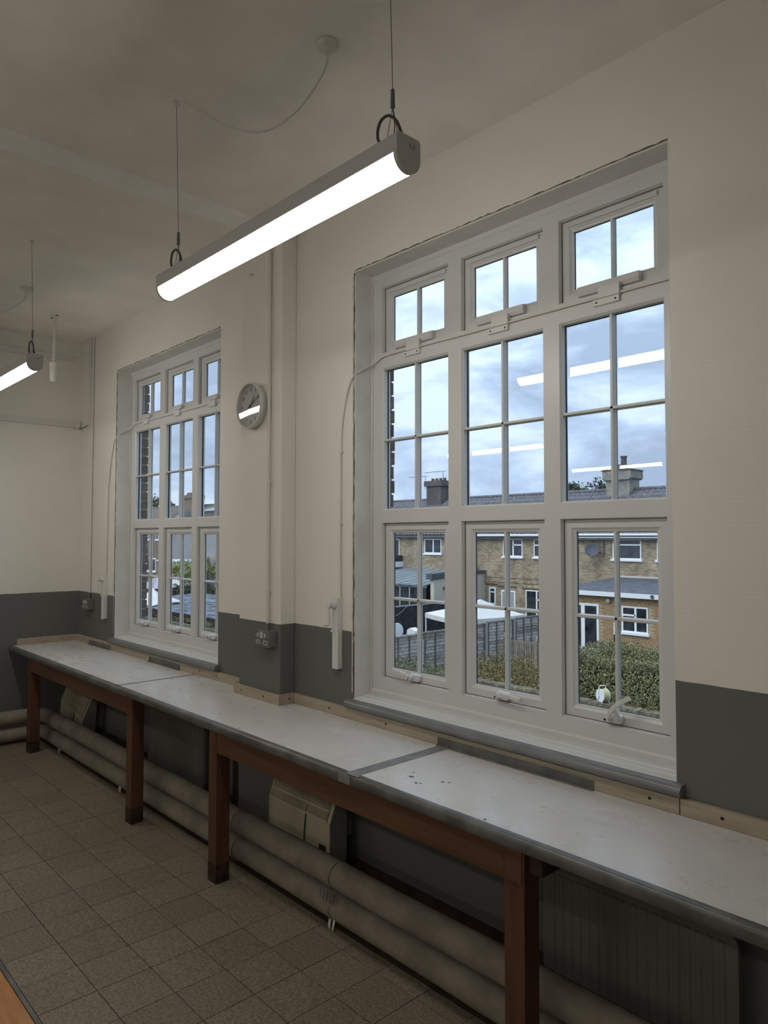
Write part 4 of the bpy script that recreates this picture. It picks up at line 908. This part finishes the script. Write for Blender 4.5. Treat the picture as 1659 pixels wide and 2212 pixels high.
# --- foliage
def leaves(mb, c, rad, n, s, rng, flat=1.0, surf=True):
    for _ in range(n):
        d = Vector((rng.gauss(0, 1), rng.gauss(0, 1), rng.gauss(0, 1))).normalized()
        rr = rng.uniform(.72, 1.0) if surf else rng.random()**.5
        p = Vector(c)+Vector((d.x*rad[0], d.y*rad[1], d.z*rad[2]))*rr
        a = Vector((rng.uniform(-1, 1), rng.uniform(-1, 1), rng.uniform(-1, 1))).normalized(); b = a.cross(d+Vector((.01, .02, .03))).normalized()
        q = s*rng.uniform(.6, 1.3); mb.add([p-a*q, p+b*q*.45, p+a*q, p-b*q*.45], [(0, 1, 2, 3)])
def tree(name, x, y, z, rad, n, s, m, label, seed, trunk=True):
    o = thing(name, label, 'tree' if trunk else 'shrub', (x, y, ZG)); rng = random.Random(seed); q = MB()
    for k in range(9):
        a = rng.uniform(0, 2*PI); e_ = rng.uniform(-.5, .6); c = (x+rad[0]*.55*math.cos(a), y+rad[1]*.5*math.sin(a), z+rad[2]*e_)
        leaves(q, c, (rad[0]*.5, rad[1]*.5, rad[2]*.5), n//9, s, rng, surf=False)
    f = q.build('foliage', m, o, fix=False); f['kind'] = 'stuff'
    t_ = MB().tube([(x, y, ZG), (x+.1, y, z-rad[2]*.5), (x, y, z)], .09 if trunk else .03, 8, r_end=.02)
    for k in range(6): a = k*1.05; t_.tube([(x, y, z-rad[2]*.4), (x+rad[0]*.6*math.cos(a), y+rad[1]*.6*math.sin(a), z+rad[2]*.5)], .03, 5, r_end=.008)
    t_.build('branches', 'tleaf', o); return o
tree('broadleaf_tree', -24.0, 48, 4.9, (2.6, 2.2, 1.8), 2600, .16, 'tleaf', 'dark tree rising behind the grey ridge left of the rendered chimney', 1)
tree('broadleaf_tree', -47.5, 45, 5.6, (1.3, 1.3, 1.4), 900, .18, 'tleaf', 'small tree tip above the ridge at the left jamb of the near window', 2)
tree('broadleaf_tree', -78.5, 38, 4.9, (2.2, 2.2, 2.4), 1500, .22, 'tleaf', 'bare-looking tree behind the distant brown roofs in the far window', 3)
tree('yellow_shrub', -37.8, 20.5, -.75, (1.9, 1.2, .95), 1700, .10, 'yleaf', 'yellow-green shrub in front of the distant white garage', 4, False)
tree('yellow_shrub', -34.0, 20.5, -.25, (1.8, 1.2, 1.15), 1900, .10, 'yleaf', 'taller yellow-green shrub in the right hand panes of the far window', 5, False)
def hedge(name, x0, x1, y0, y1, z1, n, s, label, m, seed, zlow):
    o = thing(name, label, 'hedge', ((x0+x1)/2, (y0+y1)/2, ZG)); rng = random.Random(seed)
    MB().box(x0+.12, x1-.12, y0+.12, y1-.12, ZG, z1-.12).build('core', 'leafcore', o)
    q = MB(); A = [(x1-x0)*(z1-zlow), (x1-x0)*(y1-y0), (y1-y0)*(z1-zlow)]; tot = A[0]+A[1]+A[2]
    for _ in range(n):
        t_ = rng.random()*tot
        if t_ < A[0]: p = Vector((rng.uniform(x0, x1), y0, rng.uniform(zlow, z1))); nn = Vector((0, -1, 0))
        elif t_ < A[0]+A[1]: p = Vector((rng.uniform(x0, x1), rng.uniform(y0, y1), z1)); nn = Vector((0, 0, 1))
        else: p = Vector((x0 if rng.random() < .5 else x1, rng.uniform(y0, y1), rng.uniform(zlow, z1))); nn = Vector((-1, 0, 0))
        bulge = .10*math.sin(p.x*3.1)+.07*math.sin(p.z*5+p.x*2)+.08*math.sin(p.y*4)
        # round the top front edge
        edge = min(1, max(0, (z1-p.z)/.3)); 
        if nn.y < 0: p.y += .18*(1-edge)**2
        p += nn*(bulge*.5+rng.uniform(-.10, .05))
        a = (nn*.35+Vector((rng.uniform(-1, 1), rng.uniform(-1, 1), rng.uniform(-1, 1)))).normalized(); b = a.cross(nn+Vector((.1, .2, .1))).normalized(); k = s*rng.uniform(.6, 1.4)
        q.add([p-a*k, p+b*k*.5, p+a*k, p-b*k*.5], [(0, 1, 2, 3)])
    f = q.build('foliage', m, o, fix=False); f['kind'] = 'stuff'; return o
hedge('clipped_hedge', -1.72, 3.2, 9.75, 12.4, -.66, 60000, .021, 'dense green clipped hedge behind the brick wall, right pane of near window', 'leaf', 6, -1.7)
hedge('dark_hedge', -31.5, -21.0, 14.2, 16.0, -.95, 16000, .07, 'dark overgrown hedge beyond the corrugated roof in the far window', 'tleaf', 8, -2.6)

# --- garden boundary wall in front of the hedge, its top courses brick by brick
gw = thing('garden_wall', 'low mossy brick garden wall crossing below the hedge and weeds', 'garden wall', (-4, 9.1, ZG))
MB().box(-30, 4, 9.012, 9.215, ZG, -1.335).build('wall_core', 'mortar', gw)
w0_ = None; c0_ = None; nb = 0
for i in range(78):
    x = -6.0+i*.1085
    m_b = MB().box(0, .1, 0, .228, 0, .105)
    if c0_ is None: c0_ = m_b.build('coping_brick', 'moss', gw, org=(0, 0, 0)); c = c0_
    else: c = inst(c0_, gw, (0, 0, 0))
    c.location = Vector((x, 9.0, -1.33+random.uniform(-.006, .004)))-Vector(ORG[gw.name]); c.rotation_euler = (0, random.uniform(-.02, .02), 0)
for r in range(2):
    for i in range(36):
        x = -6.0+i*.2345-(r % 2)*.117; m_b = MB().box(0, .222, 0, .06, 0, .064)
        if w0_ is None: w0_ = m_b.build('brick', 'moss', gw, org=(0, 0, 0)); c = w0_
        else: c = inst(w0_, gw, (0, 0, 0))
        c.location = Vector((x, 8.996+random.uniform(-.004, .004), -1.41-r*.075))-Vector(ORG[gw.name])
MB().box(-30, -6.2, 9.0, 9.23, -1.335, -1.22).build('far_coping', 'moss', gw)
iv = thing('ivy', 'ivy trailing over the garden wall in the left pane of the near window', 'ivy', (-5, 9, -1.3)); q = MB(); rng = random.Random(11)
for k in range(26):
    x = -6.3+k*.125; leaves(q, (x, 9.05, -1.16+.07*math.sin(k*1.7)), (.14, .16, .12), 60, .028, rng, surf=False)
f = q.build('leaves', 'ivy', iv, fix=False); f['kind'] = 'stuff'
for k in range(5): MB().tube([(-6.2+k*.7, 8.97, -1.6), (-6.1+k*.7, 8.975, -1.3), (-5.9+k*.7, 9.1, -1.2)], .008, 5).build('stem', 'weed', iv)
# weeds behind the wall
wd_ = MB(); rng = random.Random(12)
for k in range(1300):
    x = rng.uniform(-5.0, -2.1); y = rng.uniform(9.5, 12.5); h = rng.uniform(.30, .62)+.30*max(0, (-x-3.3)/1.6)*rng.random(); zb = -1.95
    p = Vector((x, y, zb)); t_ = p+Vector((rng.uniform(-.15, .15), rng.uniform(-.1, .1), h)); wdt = Vector((.005, .003, 0)); wd_.add([p-wdt, p+wdt, t_+wdt*.4, t_-wdt*.4], [(0, 1, 2, 3)])
    for j in range(10):
        c = p.lerp(t_, rng.uniform(.3, 1.02)); a = Vector((rng.uniform(-1, 1), rng.uniform(-1, 1), rng.uniform(-.4, 1))).normalized()*rng.uniform(.03, .065); b = a.cross(Vector((rng.uniform(-1, 1), rng.uniform(-1, 1), .5))).normalized()*.02
        wd_.add([c, c+a*.5+b, c+a, c+a*.5-b], [(0, 1, 2, 3)])
o = tag(wd_.build('dry_weeds', 'weed', org=(-4.2, 11, -1.95), fix=False), 'tangle of dry yellowing weeds behind the wall, middle pane of near window', 'weeds', kind='stuff')
tag(MB().box(-6.9, -1.75, 9.32, 12.8, ZG, -1.95).build('raised_bed', 'lawn', org=(-4.3, 11, ZG)), 'earth bed under the dry weeds behind the garden wall', 'flower bed')

# --- waney-lap fence running away from us: posts, panels and the slats of each panel
XF = -11.2
lf = thing('lap_fence', 'weathered grey lap fence running away from the garden wall towards the houses', 'fence', (XF, 18, ZG))
def lap_panel(y0, y1, z1, seed):
    rng = random.Random(seed); z = z1-1.62; n = 13
    o = MB().box(XF-.03, XF+.035, y0, y1, z1-.06, z1).build('fence_panel', 'fence', lf)
    for k in range(4):
        yy = y0+.04+(y1-y0-.12)*k/3; MB().box(XF+.014, XF+.036, yy, yy+.045, z, z1-.06).build('batten', 'fencedark', o)
    for k in range(n):
        zz = z+k*1.56/n+rng.uniform(-.008, .008)
        MB().add([(XF+.012, y0+.02, zz), (XF+.012, y1-.02, zz), (XF-.016, y1-.02, zz+.15), (XF-.016, y0+.02, zz+.15), (XF-.004, y0+.02, zz), (XF-.004, y1-.02, zz), (XF-.026, y1-.02, zz+.15), (XF-.026, y0+.02, zz+.15)],
                 [(0, 1, 2, 3), (7, 6, 5, 4), (0, 4, 5, 1), (1, 5, 6, 2), (2, 6, 7, 3), (3, 7, 4, 0)]).build('slat', 'fence', o)
fy = [12.3, 14.15, 16.02, 17.9, 19.6, 21.4, 23.2]
for k in range(6): lap_panel(fy[k]+.06, fy[k+1]-.06, -1.72+.02*k+(0.04 if k > 2 else 0), k)
for k, y in enumerate(fy): MB().box(XF-.05, XF+.05, y-.05, y+.05, ZG, -1.95 if k == 2 else -1.55).build('fence_post', 'fencepost', lf)
# picket fence across the garden
pf = thing('picket_fence', 'low brown picket fence with ball-topped posts in the middle pane', 'picket fence', (-9.6, 20.4, ZG))
for k in range(24):
    x = -10.75+k*.105
    if k == 0: pk = MB().box(-.032, .032, -.01, .01, 0, .84).build('picket', 'picket', pf, org=(0, 0, 0)); c = pk
    else: c = inst(pk, pf, (0, 0, 0))
    c.location = Vector((x, 20.4, ZG))-Vector(ORG[pf.name])
MB().box(-10.9, -8.2, 20.41, 20.45, -2.38, -2.32).box(-10.9, -8.2, 20.41, 20.45, -3.0, -2.93).build('rail', 'picket', pf)
for x in (-10.92, -9.40, -8.15):
    c = MB().box(x-.045, x+.045, 20.36, 20.45, ZG, -2.25).build('post', 'picket', pf)
    MB().lathe([(.001, 0), (.03, .01), (.045, .04), (.03, .08), (.025, .09), (.04, .12), (.04, .15), (.02, .185), (.001, .19)], (x, 20.405, -2.25), 'z', 12).build('ball_finial', 'fencepost', c, smooth=50)
# dark stained fence of the next garden, with string lights
XD = -17.2; df = thing('dark_fence', 'dark stained board fence behind the white canopy, hung with string lights', 'fence', (XD, 19, ZG))
for k in range(56):
    y = 14.0+k*.2
    if k == 0: bd = MB().box(-.012, .012, 0, .19, 0, 1.72).build('board', 'dfence', df, org=(0, 0, 0)); c = bd
    else: c = inst(bd, df, (0, 0, 0))
    c.location = Vector((XD+random.uniform(-.01, .01), y, ZG))-Vector(ORG[df.name])
MB().box(XD+.012, XD+.05, 14, 25.2, -1.52, -1.46).build('top_rail', 'ldish', df)
sl = thing('string_lights', 'white string lights swagged along the dark fence', 'string lights', (XD+.08, 18, -1.5))
for (a, b) in ((15.2, 17.2), (17.2, 19.3), (19.3, 21.2)):
    MB().tube([(XD+.07, a+(b-a)*k/10, -1.46-.45*math.sin(PI*k/10)) for k in range(11)], .012, 5).build('cord', 'ldish', sl)
bf = thing('lantern_post', 'ornate grey lantern in front of the dark fence', 'lantern', (-15.9, 16.2, ZG))
MB().lathe([(.05, 0), (.05, 1.15), (.14, 1.2), (.10, 1.28), (.20, 1.42), (.22, 1.46), (.10, 1.5), (.04, 1.58), (.03, 1.7), (.001, 1.72)], (-15.9, 16.2, ZG), 'z', 12).build('lantern_body', 'stone', bf, smooth=30)
hb = thing('garden_chairs', 'white round-lobed chair backs showing over the lap fence', 'garden chair', (-12.4, 15.4, ZG))
for (y, z, r) in ((15.35, -1.84, .30), (15.93, -1.76, .30)):
    MB().lathe([(.001, -.025), (r, -.025), (r+.01, 0), (r, .025), (.001, .025)], (-12.4, y, z), 'x', 24).build('round_back', 'reel', hb)
MB().box(-12.42, -12.38, 15.2, 16.1, ZG, -1.9).build('back_frame', 'reel', hb)
tag(MB().prism([(-12.2+.0, -1.98), (-11.7, -1.98), (-11.75, -1.72), (-12.0, -1.62), (-12.15, -1.7)], 'y', 16.2, 16.5).box(-11.98, -11.94, 16.3, 16.36, ZG, -1.9).build('white_cushion_bundle', 'reel', org=(-12, 16.3, ZG)), 'small white bundle beside the round chair backs', 'bundle')
# white gazebo canopy
gz = thing('garden_gazebo', 'white fabric garden gazebo canopy behind the lap fence', 'gazebo', (-13.6, 22.0, ZG))
ap = Vector((-13.6, 22.2, -1.02)); cn = [Vector((-12.75, 19.9, -1.66)), Vector((-12.1, 23.4, -1.66)), Vector((-15.1, 24.4, -1.66)), Vector((-15.55, 20.7, -1.66))]
vs = [ap]; fs = []; n = 8
for k in range(4):
    a, b = cn[k], cn[(k+1) % 4]
    for j in range(n):
        p = a.lerp(b, j/n); p.z -= .05*math.sin(PI*j/n); vs.append(p)
N = 4*n
mid = [v.lerp(ap, .5)+Vector((0, 0, -.07)) for v in vs[1:]]
vs += mid; vs += [v+Vector((0, 0, -.20)) for v in vs[1:N+1]]
for j in range(N):
    j2 = (j+1) % N; fs += [(0, N+1+j, N+1+j2), (N+1+j, 1+j, 1+j2, N+1+j2), (1+j, 2*N+1+j, 2*N+1+j2, 1+j2)]
MB().add(vs, fs).build('canopy', 'canvas', gz, smooth=30)
for c in cn: MB().cyl((c.x*.98+ap.x*.02, c.y*.98+ap.y*.02, ZG), (c.x*.98+ap.x*.02, c.y*.98+ap.y*.02, -1.68), .035, 8).build('leg', 'reel', gz)
# hose reel on the wall
hr = thing('hose_reel', 'white hose reel with yellow hose on the brick wall before the hedge', 'hose reel', (-.12, 9.12, -1.22))
hx = -.14; hy = 9.12; hz = -1.075
for s_ in (-.075, .075): MB().lathe([(.02, -.006), (.135, -.006), (.14, 0), (.135, .006), (.02, .006)], (hx+s_*1.0, hy, hz), 'x', 22).build('side_disc', 'reel', hr, smooth=30)
for k in range(6): MB().tube([(hx-.055+k*.022, hy+.115*math.cos(t), hz+.115*math.sin(t)) for t in [2*PI*j/24 for j in range(25)]], .011, 7).build('hose_turn', 'hose', hr, smooth=60)
MB().tube([(hx-.085, hy-.05, hz), (hx-.085, hy-.02, hz+.16), (hx-.07, hy, hz+.195), (hx+.06, hy, hz+.20), (hx+.085, hy-.02, hz+.165), (hx+.085, hy-.05, hz)], .010, 8).build('carry_handle', 'reel', hr, smooth=60)
MB().tube([(hx-.09, hy-.09, -1.218), (hx-.088, hy, hz), (hx-.09, hy+.09, -1.218)], .009, 6).tube([(hx+.09, hy-.09, -1.218), (hx+.088, hy, hz), (hx+.09, hy+.09, -1.218)], .009, 6).build('stand', 'reel', hr)

hr.scale = (.85, .85, .85); hr.rotation_euler = (0, 0, math.radians(-112))
# --- lean-to with corrugated roof, tarpaulin and parasol beyond the far window
sh = thing('garden_shed', 'low shed with corrugated grey sheet roof seen through the far window', 'shed', (-17, 10.8, ZG))
MB().box(-22.0, -11.5, 9.6, 12.6, ZG, -1.0).build('shed_wall', 'redbrick', sh)
vs = []; n = 280
for i in range(n+1):
    x = -22.3+11.0*i/n; wv = .016*math.sin(i*PI/1.25)
    vs += [(x, 9.3, -.93+wv), (x, 11.0, -.86+wv), (x, 13.2, -.78+wv)]
MB().add(vs, [(3*i+j, 3*i+3+j, 3*i+4+j, 3*i+1+j) for i in range(n) for j in (0, 1)]).build('corrugated_sheet', 'tin', sh, fix=False, smooth=60)
for k in range(4): MB().box(-22.2, -11.4, 9.5+k*.95, 9.56+k*.95, -1.0, -.93).build('roof_batten', 'darkbrick', sh)
tp = tag(MB().add([(-20.4, 9.5, -.88), (-18.9, 9.5, -.88), (-18.95, 9.9, -.74), (-19.9, 10.1, -.45), (-20.4, 10.2, -.32), (-20.4, 10.8, -.78), (-19.0, 10.8, -.8)], [(0, 1, 2, 3, 4), (4, 3, 2, 6, 5), (0, 4, 5), (1, 6, 2)]).build('white_tarpaulin', 'canvas', org=(-19, 10, -.85)), 'white tarpaulin draped over the end of the corrugated roof', 'tarpaulin')
pa = thing('closed_parasol', 'half closed grey-lavender parasol in the first pane of the far window', 'parasol', (-24.6, 12.4, ZG))
MB().cyl((-24.6, 12.4, ZG), (-24.6, 12.4, -.1), .03, 8).build('pole', 'ldish', pa)
vs = [(-24.6, 12.4, -.10)]; n = 16
for k in range(n): r = .85 if k % 2 else .6; a = 2*PI*k/n; vs.append((-24.6+r*math.cos(a), 12.4+r*math.sin(a), -.66+(.06 if k % 2 else 0)))
MB().add(vs, [(0, 1+k, 1+(k+1) % n) for k in range(n)]).build('canopy', 'gband', pa)
st = thing('rubble_heap', 'heap of mossy rubble behind the wall at the foot of the far window', 'stones', (-13, 9.5, -1.3)); rng = random.Random(5); q = MB()
for k in range(260):
    x = rng.uniform(-20, -7); y = rng.uniform(9.33, 9.50); r = rng.uniform(.05, .12); z = -1.22+rng.uniform(-.05, .1)
    vs = [(x+r*math.cos(a)*rng.uniform(.6, 1.2), y+r*math.sin(a)*rng.uniform(.6, 1.2), z+dz*r) for dz in (-.5, .5) for a in (0, 1.3, 2.5, 3.8, 5)]+[(x, y, z+r*.8)]
    q.add(vs, [(0, 1, 6, 5), (1, 2, 7, 6), (2, 3, 8, 7), (3, 4, 9, 8), (4, 0, 5, 9), (5, 6, 10), (6, 7, 10), (7, 8, 10), (8, 9, 10), (9, 5, 10)])
f = q.build('rubble', 'moss', st); f['kind'] = 'stuff'
print('tiles', nt_, 'objects', len(bpy.data.objects))
